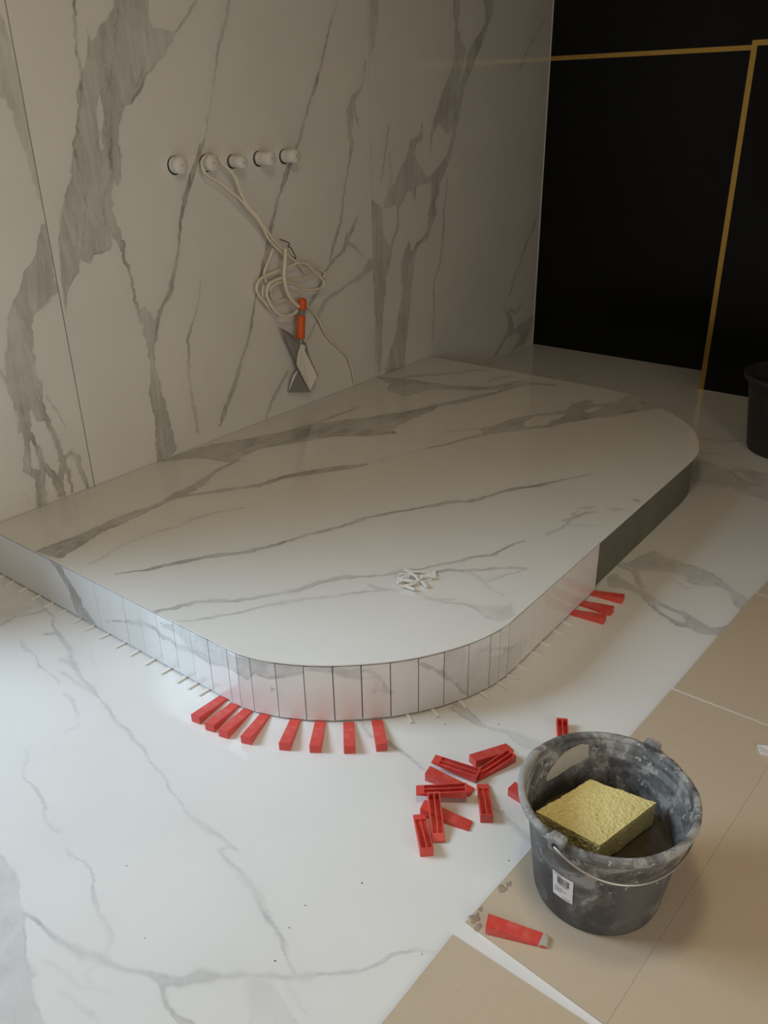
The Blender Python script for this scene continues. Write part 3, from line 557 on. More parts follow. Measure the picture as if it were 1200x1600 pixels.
# floor
xs = axis((-0.3, 0.0, 0.05), (0.0, 1.05, 0.006), (1.05, 2.06, 0.004), (2.06, RX, 0.08)); ys = axis((RY, -4.45, 0.08), (-4.45, -3.6, 0.004), (-3.6, -2.05, 0.0065), (-2.05, -0.7, 0.012), (-0.7, 0.15, 0.05))
G = np.zeros((len(ys), len(xs), 3)); G[..., 0] = xs[None, :]; G[..., 1] = ys[:, None]
me, V = grid_mesh('floor', G, (0, 0, -0.02)); set_veins(me, V[:, :2] * 1000, VEINS_FLOOR)
tag(link('floor', me, M['floor_marble']), 'glossy white marble floor with thin grey veins', 'floor', kind='structure')

v, f = box(-0.30, RX + 0.2, RY - 0.2, 0.15, RZ, RZ + 0.1)
tag(obj('ceiling', v, f, M['paint'], origin=(0, 0, RZ)), 'plain ceiling above the room', 'ceiling', kind='structure')
v, f = boxes((RX, RX + 0.2, RY, -5.1, 0, RZ), (RX, RX + 0.2, -3.7, 0.15, 0, RZ), (RX, RX + 0.2, -5.1, -3.7, 2.1, RZ))  # unseen opening added to let the right-hand fill light in
tag(obj('wall_right', v, f, M['paint'], origin=(RX, 0, 0)), 'plain painted wall on the right', 'wall', kind='structure')
v, f = boxes((-0.30, 0.7, RY - 0.2, RY, 0, RZ), (3.2, RX + 0.2, RY - 0.2, RY, 0, RZ), (0.7, 3.2, RY - 0.2, RY, 0, 0.8), (0.7, 3.2, RY - 0.2, RY, 2.3, RZ))
tag(obj('wall_front', v, f, M['paint'], origin=(0, RY, 0)), 'plain painted wall behind the camera', 'wall', kind='structure')

# black wall: recess on the left, a box standing 34 cm proud on the right, gold strips between the panels
BX, BY, GZ = 1.172, -0.34, 1.578
v, f = boxes((0.0, RX, 0.012, 0.15, 0, RZ), (BX + 0.012, RX, BY + 0.012, 0.012, 0, RZ))
wall_back = tag(obj('wall_back', v, f, M['grout'], origin=(0, 0, 0)), 'black panelled wall with thin gold strips', 'wall', kind='structure')
g = 0.0005
for b in ((0.0, BX + 0.01, 0.0, 0.012, 0, GZ - g), (0.0, BX + 0.01, 0.0, 0.012, GZ + 0.022 + g, RZ),
          (BX + 0.024, RX, BY, BY + 0.012, 0, GZ - g), (BX + 0.024, RX, BY, BY + 0.012, GZ + 0.022 + g, RZ),
          (BX, BX + 0.012, BY + 0.012, -0.0005, 0, RZ), (BX, BX + 0.0235, BY, BY + 0.012, GZ + 0.022 + g, RZ)):
    v, f = box(*b); obj('panel', v, f, M['black'], wall_back)
for b in ((0.0, BX, -0.0015, 0.012, GZ, GZ + 0.022), (BX + 0.0235, RX, BY - 0.0015, BY + 0.012, GZ, GZ + 0.022),
          (BX - 0.0015, BX + 0.0235, BY - 0.0015, BY + 0.0115, 0.0, GZ + 0.022)):
    v, f = box(*b); tag(obj('gold_strip', v, f, M['gold'], wall_back), 'thin gold strip')
v, f = box(-0.011, 0.004, -0.0038, -0.0004, 0.0, RZ)
tag(obj('trim_1', v, f, M['trim'], origin=(0, 0, 0)), 'thin pale edge strip where marble meets black wall', 'trim', kind='structure')

# ------------------------------------------------------------------ the marble platform
H = 0.172; SLAB = 0.003
OUT = np.array(OUTLINE)
seg = np.hypot(*np.diff(OUT, axis=0).T); SS = np.concatenate([[0], np.cumsum(seg)])
def at_s(s):
    p = np.array([np.interp(s, SS, OUT[:, 0]), np.interp(s, SS, OUT[:, 1])])
    e = 0.006; a = np.array([np.interp(s - e, SS, OUT[:, 0]), np.interp(s - e, SS, OUT[:, 1])]); b = np.array([np.interp(s + e, SS, OUT[:, 0]), np.interp(s + e, SS, OUT[:, 1])])
    d = b - a; d = d / (np.hypot(*d) + 1e-12)
    return p, np.array([d[1], -d[0]])           # point and outward normal
podium = tag(empty('marble_platform', (0.8, -2.4, 0)), 'low white marble platform with rounded corners against the wall', 'platform')
i0 = 1; i1 = len(OUT) - 2
yo = OUT[i0:i1 + 1, 1]; xo = OUT[i0:i1 + 1, 0]
ys = np.unique(np.round(np.concatenate([np.linspace(-3.597, -1.133, 400), yo]), 4))
keep = [ys[0]]
for y in ys[1:]:
    if y - keep[-1] > 0.0015: keep.append(y)
keep[-1] = ys[-1]; ys = np.array(keep)
xm = np.interp(ys, yo, xo); tt = np.linspace(0, 1, 250)
G = np.zeros((len(ys), len(tt), 3)); G[..., 0] = 0.0032 + tt[None, :] * (xm[:, None] - 0.0032); G[..., 1] = ys[:, None]; G[..., 2] = H
me, V = grid_mesh('top_slab', G - np.array(podium.location), (0, 0, -SLAB))
V = V + np.array(podium.location); set_veins(me, V[:, :2] * 1000, VEINS_TOP)
link('top_slab', me, M['top_marble'], podium)
# core
cs = np.linspace(0, SS[-1], 260); ring = []
for s in cs:
    p, nn = at_s(s); ring.append(p - nn * 0.013)
ring = np.array(ring); ring[:, 0] = np.maximum(ring[:, 0], 0.0065); n = len(ring)
v = [(x, y, 0.0) for x, y in ring] + [(x, y, H - SLAB - 0.0005) for x, y in ring]
f = [(i, i + 1, n + i + 1, n + i) for i in range(n - 1)] + [(n - 1, 0, n, 2 * n - 1), tuple(range(n, 2 * n)), tuple(reversed(range(n)))]
tag(obj('core', v, f, M['core'], podium), 'bare grey riser not yet tiled')
# dark strips imitating shade in the joints: under the slab edge and along the wall
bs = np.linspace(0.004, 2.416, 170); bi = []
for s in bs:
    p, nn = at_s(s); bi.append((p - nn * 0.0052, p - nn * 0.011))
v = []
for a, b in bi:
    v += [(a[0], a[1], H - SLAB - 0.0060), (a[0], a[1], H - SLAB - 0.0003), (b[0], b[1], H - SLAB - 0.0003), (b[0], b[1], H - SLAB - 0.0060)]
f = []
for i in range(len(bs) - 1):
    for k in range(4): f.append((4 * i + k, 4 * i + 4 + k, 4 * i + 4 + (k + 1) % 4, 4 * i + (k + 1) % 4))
tag(obj('edge_joint_shade', v, f, M['joint'], podium), 'dark strip imitating shade in the joint under the slab edge')
v, f = box(0.0003, 0.0031, -3.594, -1.135, H - 0.008, H - 0.0016); tag(obj('wall_joint_shade', v, f, M['joint'], podium), 'dark strip imitating shade in the joint along the wall')
# face strips
JOINTS = [0.004, 0.56, 0.624, 0.692, 0.764, 0.836, 0.904, 0.972, 1.038, 1.108, 1.142, 1.182, 1.25, 1.32, 1.39, 1.458, 1.528, 1.598, 1.666, 1.736, 1.806, 1.842, 1.88, 1.948, 2.014, 2.084, 2.416]
def face_piece(name, s0, s1, tilt):
    ns = max(4, int((s1 - s0) / 0.007)); ss = np.linspace(s0, s1, ns + 1); zs = np.linspace(0.006, H - SLAB - 0.0042, 22)
    G = np.zeros((len(zs), len(ss), 3))
    for i, s in enumerate(ss):
        p, nn = at_s((s0 + s1) / 2) if s1 - s0 < 0.08 else at_s(s)
        if s1 - s0 < 0.08:                        # short strips are flat: chord between the two joints
            a, _ = at_s(s0); b, _ = at_s(s1); q = a + (b - a) * (s - s0) / (s1 - s0)
            d = (b - a) / np.hypot(*(b - a)); nn = np.array([d[1], -d[0]])
        else: q = p
        q = q - nn * 0.0015 + nn * tilt
        G[:, i, 0] = q[0]; G[:, i, 1] = q[1]
    G[..., 2] = zs[:, None]
    me, V = grid_mesh(name, G - np.array(podium.location), tuple(-np.append(nn, 0) * 0.010))
    S2 = np.concatenate([np.tile(ss, len(zs))]); Z2 = np.repeat(zs, len(ss))
    R, Cn = len(zs), len(ss); ii = np.arange(R * Cn).reshape(R, Cn)
    rg = np.concatenate([ii[0, :], ii[1:, -1], ii[-1, -2::-1], ii[-2:0:-1, 0]])
    uv = np.stack([np.concatenate([S2, S2[rg], S2[rg]]), np.concatenate([Z2, Z2[rg], Z2[rg]])], 1) * 1000
    set_veins(me, uv, VEINS_FACE)
    return link(name, me, M['face_marble'], podium)
for k in range(len(JOINTS) - 1):
    s0, s1 = JOINTS[k], JOINTS[k + 1]
    j = 0.0013 if 1.0 < s0 < 1.89 else 0.0006
    face_piece('riser_strip' if s1 - s0 < 0.1 else 'riser_panel', s0 + (0.0013 if 1.0 < s0 < 1.89 else 0.0006), s1 - j, random.uniform(-0.0004, 0.0004))

# ------------------------------------------------------------------ beige boards on the floor
def board(corners, label):
    n = len(corners); th = 0.004
    v = [(x, y, 0.0002) for x, y in corners] + [(x, y, th) for x, y in corners]
    f = [tuple(reversed(range(n))), tuple(range(n, 2 * n))] + [(i, (i + 1) % n, n + (i + 1) % n, n + i) for i in range(n)]
    return tag(obj('floor_board', v, f, M['board']), label, 'board', 'beige boards on the floor')
board([(1.905, -4.75), (2.9, -4.75), (2.9, -3.835), (2.178, -3.812), (1.916, -3.809)], 'beige board nearest the camera, below the white gap')
bucket_board = board([(1.921, -3.773), (2.205, -3.797), (2.2465, -3.046), (2.2545, -2.888), (1.9745, -2.888)], 'beige board under the mortar bucket beside the marble floor')
board([(2.2054, -3.797), (2.9, -3.80), (2.9, -2.895), (2.2549, -2.888), (2.2469, -3.046)], 'beige board at the right edge, right of the bucket')
board([(1.976, -2.879), (2.9, -2.885), (2.9, -2.29), (2.008, -2.286)], 'beige board behind the bucket, beyond the thin white joint')
board([(2.012, -2.278), (2.9, -2.282), (2.9, -1.7), (2.045, -1.7)], 'farthest beige board, only a corner at the right edge')

# ------------------------------------------------------------------ red levelling wedges
WL, WW, H0, H1 = 0.108, 0.027, 0.022, 0.0042
def wedge_mesh(name, flip=False):
    ht = lambda x: H0 + (H1 - H0) * x / WL
    w = 0.0026; X = [0.0, 0.004, WL * 0.84, WL]; Y = [-WW / 2, -WW / 2 + w, -w / 2, w / 2, WW / 2 - w, WW / 2]
    bm = bmesh.new(); cache = {}
    def vt(x, y, z):
        k = (round(x, 6), round(y, 6), round(z, 6))
        if k not in cache: cache[k] = bm.verts.new(k)
        return cache[k]
    def face(*ps): 
        try: bm.faces.new([vt(*p) for p in ps])
        except ValueError: pass
    for i in range(3):
        for j in range(5):
            x0, x1, y0, y1 = X[i], X[i + 1], Y[j], Y[j + 1]
            face((x0, y0, ht(x0)), (x1, y0, ht(x1)), (x1, y1, ht(x1)), (x0, y1, ht(x0)))
            if i == 1 and j in (1, 3):
                d0 = max(0.0012, ht(x0) - 0.0026); d1 = max(0.0012, ht(x1) - 0.0026)
                face((x0, y0, d0), (x0, y1, d0), (x1, y1, d1), (x1, y0, d1))
                face((x0, y0, 0), (x0, y1, 0), (x0, y1, d0), (x0, y0, d0)); face((x1, y0, 0), (x1, y0, d1), (x1, y1, d1), (x1, y1, 0))
                face((x0, y0, 0), (x0, y0, d0), (x1, y0, d1), (x1, y0, 0)); face((x0, y1, 0), (x1, y1, 0), (x1, y1, d1), (x0, y1, d0))
            else:
                face((x0, y0, 0), (x0, y1, 0), (x1, y1, 0), (x1, y0, 0))
    for i in range(3):
        face((X[i], Y[0], 0), (X[i + 1], Y[0], 0), (X[i + 1], Y[0], ht(X[i + 1])), (X[i], Y[0], ht(X[i])))
        face((X[i], Y[5], 0), (X[i], Y[5], ht(X[i])), (X[i + 1], Y[5], ht(X[i + 1])), (X[i + 1], Y[5], 0))
    for j in range(5):
        face((0, Y[j], 0), (0, Y[j], H0), (0, Y[j + 1], H0), (0, Y[j + 1], 0)); face((WL, Y[j], 0), (WL, Y[j + 1], 0), (WL, Y[j + 1], H1), (WL, Y[j], H1))
    if flip:
        for q in bm.verts: q.co.z = ht(q.co.x) - q.co.z
    bmesh.ops.recalc_face_normals(bm, faces=list(bm.faces))
    sharp = [e for e in bm.edges if len(e.link_faces) == 2 and e.calc_face_angle(0) > 0.6 and all(abs(abs(q.co.y) - WW / 2) < 1e-5 or q.co.x < 1e-5 or q.co.x > WL - 1e-5 for q in e.verts)]
    bmesh.ops.bevel(bm, geom=sharp, offset=0.0007, segments=2, affect='EDGES')
    me = bpy.data.meshes.new(name); bm.to_mesh(me); bm.free(); me.update()
    me.materials.append(M['red']); return me
WEDGE_UP = wedge_mesh('wedge_ramp_up'); WEDGE_HOLLOW = wedge_mesh('wedge_hollow_up', True)
def wedge(x, y, deg, kind, label, group, z=0.0, pitch=0.0, rollx=0.0):
    ob = link('levelling_wedge', WEDGE_UP if kind == 'up' else WEDGE_HOLLOW, None, None, (x, y, z + 0.0002), (rollx, pitch, 0))
    ob.rotation_euler = (Matrix.Rotation(math.radians(deg), 4, 'Z') @ Matrix.Rotation(pitch, 4, 'Y') @ Matrix.Rotation(rollx, 4, 'X')).to_euler()
    return tag(ob, label, 'wedge', group)
FRONT = [(1.091, -3.701, 99), (1.142, -3.701, 103), (1.186, -3.697, 103.6), (1.246, -3.680, 110.4), (1.335, -3.641, 119.8), (1.398, -3.604, 125.6), (1.464, -3.558, 131.4), (1.519, -3.507, 134.3)]
ORD = ['leftmost', 'second from the left', 'third from the left', 'fourth from the left', 'fifth from the left', 'sixth from the left', 'seventh from the left', 'rightmost']
for (x, y, a), w in zip(FRONT, ORD):
    wedge(x, y, a, 'up', '%s red wedge in the fan of eight under the curved platform corner' % w, 'wedges under the curved corner')
for (x, y, a), w in zip([(1.704, -2.563, 185.7), (1.7055, -2.645, 179.7), (1.707, -2.698, 185.6)], ['farthest', 'middle', 'nearest']):
    wedge(x, y, a, 'up', '%s of three red wedges under the platform right side' % w, 'wedges under the right side')
LG = 'loose wedges by the bucket'
wedge(1.712, -3.42, 69.1, 'up', 'loose red wedge lying ramp up at the top right of the heap', LG)
wedge(1.774, -3.348, -109.1, 'hollow', 'loose red wedge with hollow side up, against the top right wedge nearest the bucket', LG)
wedge(1.745, -3.451, -167.5, 'hollow', 'loose red hollow-up wedge lying across the pointed ramp-up wedge at the heap top left', LG, 0.0, -0.17)
wedge(1.651, -3.511, 9.6, 'up', 'loose red ramp-up wedge whose point sticks out under the level hollow wedge', LG)
wedge(1.755, -3.515, -143.2, 'hollow', 'loose red hollow-up wedge lying level across the middle of the heap', LG, 0.012, -0.09)
wedge(1.701, -3.601, 13.8, 'up', 'loose red ramp-up wedge pointing right beneath the leaning hollow wedge', LG)
wedge(1.707, -3.569, -49.2, 'hollow', 'loose red hollow-up wedge leaning over another wedge in the heap front', LG, 0.016, 0.13)
wedge(1.777, -3.692, 133.9, 'hollow', 'front-left loose red wedge with its hollow thick end towards the camera', LG)
wedge(1.827, -3.546, 126.1, 'hollow', 'loose red hollow-up wedge standing apart at the right of the heap', LG)
wedge(1.824, -3.440, -5.5, 'up', 'red wedge mostly hidden behind the left side of the bucket', LG)
wedge(1.811, -3.175, -60.1, 'hollow', 'red wedge poking out behind the bucket rim', LG)
w = wedge(1.958, -3.761, 21.2, 'up', 'red wedge with mortar-covered tip lying on the beige board before the bucket', LG, 0.0045, 0.0, 0.0)
tip = [(WL - 0.016, -0.0142, -0.0002), (WL + 0.003, -0.0125, -0.0002), (WL + 0.004, 0.010, -0.0002), (WL - 0.008, 0.0142, -0.0002), (WL - 0.013, -0.0138, 0.0078), (WL + 0.001, -0.011, 0.0062), (WL + 0.002, 0.009, 0.0060), (WL - 0.007, 0.0138, 0.0068)]
me = mesh('mortar_blob', tip, [(0, 3, 2, 1), (4, 5, 6, 7), (0, 1, 5, 4), (1, 2, 6, 5), (2, 3, 7, 6), (3, 0, 4, 7)]); bevel(me, 0.0012)
tag(link('mortar_blob', me, M['mortar'], w), 'grey dried mortar')

# ------------------------------------------------------------------ white spacers
SPV, SPF = box(-0.016, 0.016, -0.0046, 0.0046, 0, 0.0044)
SPM = mesh('tile_spacer', SPV, SPF); bevel(SPM, 0.0007, 1); SPM.materials.append(M['spacer'])
SP = [0.024, 0.086, 0.158, 0.236, 0.306, 0.378, 0.454, 0.518, 0.588, 0.664, 0.728, 0.796, 0.864, 0.928, 0.972, 1.016, 1.57, 1.636, 1.712, 1.778, 1.842, 1.884, 1.938, 2.012, 2.07, 2.142, 2.2]
ORDN = ['first', 'second', 'third', 'fourth', 'fifth', 'sixth', 'seventh', 'eighth', 'ninth', 'tenth', 'eleventh', 'twelfth', 'thirteenth', 'fourteenth', 'fifteenth', 'sixteenth']
for k, s in enumerate(SP):
    p, nn = at_s(s); q = p + nn * 0.013
    a = math.atan2(nn[1], nn[0]) + random.uniform(-0.12, 0.12)
    right = s > 1.3
    tag(link('tile_spacer', SPM, None, None, (q[0], q[1], 0.0003), (0, 0, a)),
        '%s small white spacer under the platform edge, counting %s from the red wedge fan' % ((ORDN[k - 16], 'right') if right else (ORDN[15 - k], 'left')), 'spacer', 'spacers right of the fan' if right else 'spacers left of the fan')
PSV, PSF = box(-0.0155, 0.0155, -0.0036, 0.0036, 0, 0.0055)
PSM = mesh('loose_spacer', PSV, PSF); bevel(PSM, 0.0006, 1); PSM.materials.append(M['spacer'])
rnd = random.Random(11)
for k in range(26):
    r = 0.046 * math.sqrt(rnd.random()); a = rnd.uniform(0, 2 * math.pi)
    tag(link('tile_spacer', PSM, None, None, (1.291 + r * math.cos(a) * 0.9, -3.074 + r * math.sin(a) * 1.1, H + 0.0003 + 0.0056 * (k // 10)), (0, 0, rnd.uniform(0, math.pi))),
        'small white spacer in the loose pile on the platform top', 'spacer', 'spacers piled on the platform')
tag(link('tile_spacer', PSM, None, None, (1.318, -3.003, H + 0.0003), (0, 0, -0.9)), 'single white spacer lying just right of the spacer pile', 'spacer', 'spacers piled on the platform')

# ------------------------------------------------------------------ buckets
def bucket(name, cx, cy, z0, s, body_mat, rim_mat, label):
    b = tag(empty(name, (cx, cy, z0)), label, 'bucket', 'buckets')
    prof = [(0.0, 0.002), (0.106, 0.002), (0.112, 0.0), (0.1165, 0.003), (0.1190, 0.011), (0.1275, 0.08), (0.1360, 0.15), (0.1440, 0.206), (0.1495, 0.2075), (0.1510, 0.226),
            (0.1480, 0.228), (0.1450, 0.207), (0.1340, 0.15), (0.1255, 0.08), (0.1170, 0.013), (0.110, 0.007), (0.0, 0.007)]
    v, f = lathe([(r * s, z * s) for r, z in prof], 64)
    link('body', mesh('body', v, f, True), body_mat, b)
    rp = [(0.1475, 0.2270), (0.1500, 0.2265), (0.1550, 0.2245), (0.1575, 0.2200), (0.1592, 0.2200), (0.1608, 0.2260), (0.1604, 0.2315), (0.1580, 0.2345), (0.1520, 0.2352), (0.1480, 0.2330), (0.1475, 0.2270)]
    v, f = lathe([(r * s, z * s) for r, z in rp], 128)
    rr = random.Random(3); V2 = []
    for (x, y, z) in v:
        nz = mnoise.noise(Vector((x * 40, y * 40, z * 40))) * 0.0013
        q = 1 + nz / 0.15; V2.append((x * q, y * q, z + nz))
    link('rim', mesh('rim', V2, f, True), rim_mat, b)
    return b
BC = (2.074, -3.551)
bk = bucket('mortar_bucket', BC[0], BC[1], 0.0042, 1.0, M['bucket'], M['bucket_rim'], 'black bucket smeared with dried mortar, holding a yellow sponge')
tag(bk.children[0], None); 
ear_a = math.radians(-97); ear_b = math.radians(83)
for a in (ear_a, ear_b):
    ex, ey = math.cos(a), math.sin(a)
    me = mesh('ear', *box(-0.010, 0.010, -0.015, 0.015, 0.214, 0.247)); bevel(me, 0.005, 3)
    e = link('ear', me, M['bucket_rim'], bk, (ex * 0.158, ey * 0.158, 0), (0, 0, a))
    hole_v, hole_f = tube([(0.0095, 0, 0.231), (0.0112, 0, 0.231)], 0.005, 12)
    link('ear_hole', mesh('ear_hole', hole_v, hole_f), M['dark'], e)
pts = []
mid = math.radians(-7)
for k in range(0, 41):
    ph = math.pi * k / 40
    u = Vector((math.cos(ear_a), math.sin(ear_a), 0)); w2 = Vector((math.cos(mid), math.sin(mid), 0))
    p = u * (0.170 * math.cos(ph)) + w2 * (0.150 * math.sin(ph) ** 0.85) + Vector((0, 0, 0.231 - 0.055 * math.sin(ph) ** 0.75))
    pts.append(tuple(p))
v, f = tube(pts, 0.0021, 8); tag(link('handle', mesh('handle', v, f, True), M['wire_steel'], bk), 'thin steel wire handle hanging down')
# barcode sticker, wrapped round the side
def on_side(deg, z, off): 
    r = np.interp(z, [0.011, 0.08, 0.15, 0.206], [0.1190, 0.1275, 0.1360, 0.1440]) + off
    return (r * math.cos(math.radians(deg)), r * math.sin(math.radians(deg)), z)
def side_patch(d0, d1, z0, z1, off, skew=0.0, nn=8):
    V, F = [], []
    for i in range(nn + 1):
        for z in (z0, z1):
            t_ = i / nn; V.append(on_side(d0 + (d1 - d0) * t_, z + skew * ((d0 + (d1 - d0) * t_) - STK[0]), off))
    for i in range(nn): F.append((2 * i, 2 * i + 2, 2 * i + 3, 2 * i + 1))
    return V, F
STK = (-105.0, -87.0, 0.070, 0.133)
v, f = side_patch(STK[0], STK[1], STK[2], STK[3], 0.0009)
stk = tag(link('sticker', mesh('sticker', v, f, True), M['paper'], bk), 'white barcode sticker')
rr = random.Random(5); V, F = [], []
d = STK[0] + 4.5
while d < STK[1] - 3.5:
    wdt = rr.choice([0.3, 0.5, 0.8]); a, b_ = side_patch(d, d + wdt, 0.108, 0.126, 0.0013, 0, 1)
    n = len(V); V += a; F += [tuple(i + n for i in q) for q in b_]; d += wdt + rr.choice([0.3, 0.5, 0.7])
for zz, w0, w1 in ((0.104, 5, 13), (0.095, 2, 9), (0.090, 2, 12), (0.085, 2, 8), (0.129, 2, 8), (0.074, 9, 16)):
    d = STK[0] + w0
    while d < STK[0] + w1:
        a, b_ = side_patch(d, d + 0.55, zz, zz + 0.0017, 0.0013, 0, 1)
        n = len(V); V += a; F += [tuple(i + n for i in q) for q in b_]; d += 0.8
link('barcode_print', mesh('barcode_print', V, F), M['ink'], stk)

# tan smear on the inside of the bucket
v = []; f = []
smear = [(128, 0.214, 0.186), (134, 0.217, 0.176), (141, 0.211, 0.170), (148, 0.203, 0.163), (155, 0.192, 0.158), (162, 0.180, 0.157), (168, 0.170, 0.158)]
for d_, za, zb_ in smear:
    for z in (zb_, za):
        r = np.interp(z, [0.013, 0.08, 0.15, 0.207], [0.1170, 0.1255, 0.1340, 0.1450]) - (0.0009 if z < 0.206 else 0.0016)
        v.append((r * math.cos(math.radians(d_)), r * math.sin(math.radians(d_)), z))
for i in range(len(smear) - 1): f.append((2 * i, 2 * i + 1, 2 * i + 3, 2 * i + 2))
tag(link('mortar_smear', mesh('mortar_smear', v, f, True), M['mortar'], bk), 'tan dried mortar smear inside')
# water and sponge in the bucket
v, f = lathe([(0.0, 0.0), (0.1285, 0.0)], 48); 
n48 = 48
me = mesh('bucket_water', [(0.1285 * math.cos(2 * math.pi * i / n48), 0.1285 * math.sin(2 * math.pi * i / n48), z) for z in (0.0, 0.02) for i in range(n48)],
          [tuple(reversed(range(n48))), tuple(range(n48, 2 * n48))] + [(i, (i + 1) % n48, n48 + (i + 1) % n48, n48 + i) for i in range(n48)])
tag(link('bucket_water', me, M['water'], None, (BC[0], BC[1], 0.098)), 'dark murky water around the sponge in the bucket', 'water')
SC = [(BC[0] - 0.108, BC[1] - 0.061), (BC[0] + 0.020, BC[1] - 0.064), (BC[0] + 0.061, BC[1] + 0.092), (BC[0] - 0.063, BC[1] + 0.075)]
NG = 28; bm = bmesh.new(); zt, zb = 0.172, 0.102
def bil(u, v_): 
    a = Vector(SC[0]) * (1 - u) * (1 - v_) + Vector(SC[1]) * u * (1 - v_) + Vector(SC[2]) * u * v_ + Vector(SC[3]) * (1 - u) * v_
    return a
V, F = [], []
NZ = 10
for k in range(NZ + 1):
    for j in range(NG + 1):
        for i in range(NG + 1):
            if k in (0, NZ) or i in (0, NG) or j in (0, NG):
                p = bil(i / NG, j / NG); V.append((p.x, p.y, zb + (zt - zb) * k / NZ)); F.append((i, j, k))
idx = {q: n for n, q in enumerate(F)}; faces = []
for j in range(NG):
    for i in range(NG):
        faces.append((idx[(i, j, NZ)], idx[(i + 1, j, NZ)], idx[(i + 1, j + 1, NZ)], idx[(i, j + 1, NZ)]))
        faces.append((idx[(i, j, 0)], idx[(i, j + 1, 0)], idx[(i + 1, j + 1, 0)], idx[(i + 1, j, 0)]))
for k in range(NZ):
    for i in range(NG):
        faces.append((idx[(i, 0, k)], idx[(i + 1, 0, k)], idx[(i + 1, 0, k + 1)], idx[(i, 0, k + 1)]))
        faces.append((idx[(i, NG, k)], idx[(i, NG, k + 1)], idx[(i + 1, NG, k + 1)], idx[(i + 1, NG, k)]))
        faces.append((idx[(0, i, k)], idx[(0, i, k + 1)], idx[(0, i + 1, k + 1)], idx[(0, i + 1, k)])) if i < NG else None
        faces.append((idx[(NG, i, k)], idx[(NG, i + 1, k)], idx[(NG, i + 1, k + 1)], idx[(NG, i, k + 1)])) if i < NG else None
cen = Vector((sum(c[0] for c in SC) / 4, sum(c[1] for c in SC) / 4, (zt + zb) / 2)); V2 = []
for p in V:
    q = Vector(p); dv = (q - cen)
    amp = mnoise.fractal(q * 120, 1.0, 2.0, 3) * 0.0017 + mnoise.noise(q * 35) * 0.0016
    q = q + dv.normalized() * amp
    q.x = BC[0] + (q.x - BC[0]); V2.append(tuple(q))
bm.free()
tag(obj('sponge', V2, faces, M['sponge'], smooth=False), 'thick yellow foam sponge block in the mortar bucket', 'sponge')

bucket('dark_bucket', 1.775, -0.985, 0.0003, 1.42, M['bucket_dark'], M['bucket_dark'], 'clean black bucket by the black wall, cut off at the right edge')

# ------------------------------------------------------------------ pipe plugs on the marble wall
NAMES = ['leftmost', 'cable-wrapped', 'middle', 'fourth from left', 'rightmost']
for k, (y, z, r, ln, ty, tz) in enumerate([(-2.680, 1.190, 0.0275, 0.040, -0.02, 0.0), (-2.539, 1.190, 0.0265, 0.042, -0.05, 0.0), (-2.413, 1.189, 0.0215, 0.062, 0.0, -0.06), (-2.279, 1.192, 0.0245, 0.070, 0.02, 0.01), (-2.140, 1.193, 0.0240, 0.064, 0.02, 0.03)]):
    e = tag(empty('pipe_plug', (0.0, y, z)), '%s white plastic plug in the row of five on the marble wall' % NAMES[k], 'plug', 'plugs on the marble wall')
    prof = [(0.0, -0.008), (r, -0.008), (r, ln * 0.25), (r * 0.97, ln * 0.28), (r * 0.97, ln * 0.34), (r, ln * 0.37), (r, ln - 0.003), (r - 0.003, ln), (0.0, ln)]
    v, f = lathe(prof, 32); v = [(c, a + ty * c, b + tz * c) for a, b, c in v]
    link('plug_body', mesh('plug_body', v, f, True), M['pipe'], e)
    v, f = lathe([(r + 0.0032, 0.0004), (r + 0.0032, 0.0011), (0.0, 0.0011)], 32); v = [(c, a - 0.0018, b - 0.0016) for a, b, c in v]
    tag(link('cut_hole', mesh('cut_hole', v, f), M['dark'], e), 'dark rim of the drilled hole')
    v, f = tube([(ln - 0.001, ty * ln, tz * ln), (ln + 0.0006, ty * ln, tz * ln)], 0.0022, 8)
    tag(link('centre_hole', mesh('centre_hole', v, f), M['dark'], e), 'small dark centre hole')

# ------------------------------------------------------------------ cable, wire, trowel on the wall
cb = tag(empty('cable', (0.0, -2.2, 0.19)), 'cream cable looped round a plug and coiled on the marble wall', 'cable')
for r, pts in CABLE:
    v, f = tube(spline(pts, 6), r * 1.2, 10); obj('cable_strand', v, f, M['cable'], cb, smooth=True)
v, f = tube(spline(DARK_WIRE, 4), 0.0021, 6); tag(obj('wire_hook', v, f, M['wire'], smooth=True), 'bent dark wire sticking out of the marble wall above the cable coil', 'wire')
tr = tag(empty('trowel', (0.05, -2.15, 0.24)), 'orange handled trowel caked with white plaster hanging from the cable', 'trowel')
T = [Vector(p) for p in TROWEL]
v, f = tube(spline([T[0] + Vector((0, 0, 0.006)), T[0], (T[0] + T[1]) / 2, T[1], T[1] + Vector((0, 0, -0.006))], 4), [0.007] * 2 + [0.013] * 2 + [0.019] * 7 + [0.019, 0.018, 0.0165, 0.014, 0.010, 0.007], 14)
h = tag(obj('handle', v, f, M['orange'], tr, smooth=True), 'orange plastic handle')
v, f = tube(spline([T[1], T[2], T[3]], 4), 0.0125, 12); tag(obj('grip_insert', v, f, M['grip_grey'], tr, smooth=True), 'grey grip section')
v, f = tube(spline([T[2] + Vector((0, 0, 0.004)), T[3], T[4]], 6), [0.011] + [0.0175] * 11 + [0.016], 14); tag(obj('grip', v, f, M['orange'], tr, smooth=True), 'orange plastic grip')
v, f = tube([T[4], T[5] + Vector((0, 0, -0.014))], [0.009, 0.006], 12); obj('ferrule', v, f, M['steel'], tr, smooth=True)
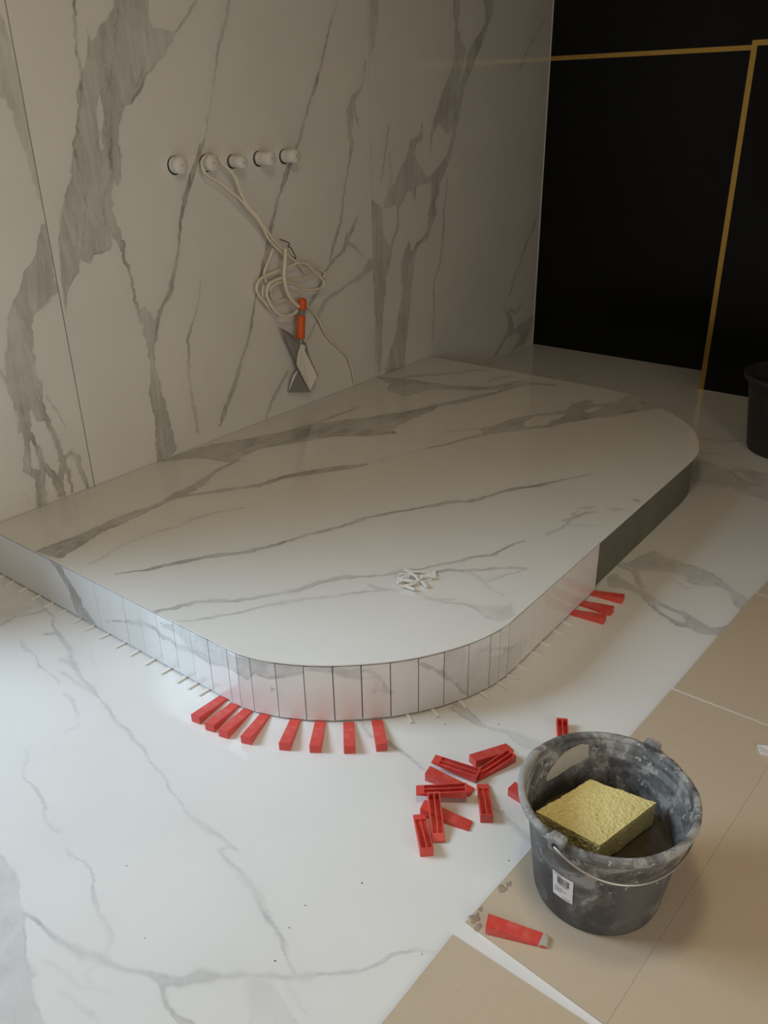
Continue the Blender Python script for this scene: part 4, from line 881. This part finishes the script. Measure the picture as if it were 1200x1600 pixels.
def plate(pts, th):
    P = [Vector(p) for p in pts]; nrm = Vector((0, 0, 0)); n = len(P)
    for i in range(n): nrm += (P[i] - P[0]).cross(P[(i + 1) % n] - P[0])
    nrm.normalize()
    if nrm.x < 0: nrm = -nrm
    V = [tuple(p) for p in P] + [tuple(p + nrm * th) for p in P]
    F = [(0, i + 1, i) for i in range(1, n - 1)] + [(n, n + i, n + i + 1) for i in range(1, n - 1)] + [(i, (i + 1) % n, n + (i + 1) % n, n + i) for i in range(n)]
    return V, F
v, f = plate(BLADE, 0.0016); bl = tag(obj('blade', v, f, M['steel'], tr), 'steel blade')
v, f = plate(BLADE_BACK, 0.0014); obj('blade_back', v, f, M['steel'], bl)
v, f = plate(PLASTER, 0.004); tag(obj('plaster_coat', v, f, M['plaster'], bl), 'white dried plaster')

# ------------------------------------------------------------------ grit on the floor and a scrap of paper
rg = random.Random(21)
for x, y in GRIT:
    bm = bmesh.new(); bmesh.ops.create_icosphere(bm, subdivisions=1, radius=rg.uniform(0.0010, 0.0017))
    for q in bm.verts: q.co *= rg.uniform(0.7, 1.2); q.co.z = q.co.z * 0.6 + 0.0009
    me = bpy.data.meshes.new('grit_speck'); bm.to_mesh(me); bm.free()
    onb = x > 1.93
    tag(link('grit_speck', me, M['mortar'] if onb else M['wire'], None, (x, y, 0.0045 if onb else 0.0002)), 'tiny crumb on the beige board by the white gap' if onb else 'tiny dark speck of grit on the marble floor', 'grit', 'crumbs on the board' if onb else 'grit on the floor')
v = [(2.208, -2.975, 0.0045), (2.262, -2.952, 0.0045), (2.27, -2.985, 0.0045), (2.222, -3.0, 0.0045)]; v += [(a, b, c + 0.003 + 0.004 * (i % 2)) for i, (a, b, c) in enumerate(v)]
tag(obj('paper_scrap', v, [(0, 3, 2, 1), (4, 5, 6, 7), (0, 1, 5, 4), (1, 2, 6, 5), (2, 3, 7, 6), (3, 0, 4, 7)], M['paper']), 'scrap of white paper at the right edge on the beige board', 'paper')

rz_ = random.Random(9)
for cx_, cy_, r_ in ((1.931, -3.757, 0.012), (1.944, -3.768, 0.008), (1.938, -3.672, 0.011), (1.942, -3.655, 0.007), (1.928, -3.735, 0.006)):
    n_ = 11; rim_ = []
    for i in range(n_):
        a = 2 * math.pi * i / n_; q = r_ * rz_.uniform(0.5, 1.15); rim_.append((cx_ + q * math.cos(a), cy_ + q * math.sin(a) * 1.3))
    v = [(x, y, 0.0040) for x, y in rim_] + [(cx_ + (x - cx_) * 0.8, cy_ + (y - cy_) * 0.8, 0.0047) for x, y in rim_]
    f = [tuple(range(n_, 2 * n_))] + [(i, (i + 1) % n_, n_ + (i + 1) % n_, n_ + i) for i in range(n_)]
    tag(obj('residue', v, f, M['board_edge_dirt'], bucket_board), 'brown residue smudge')
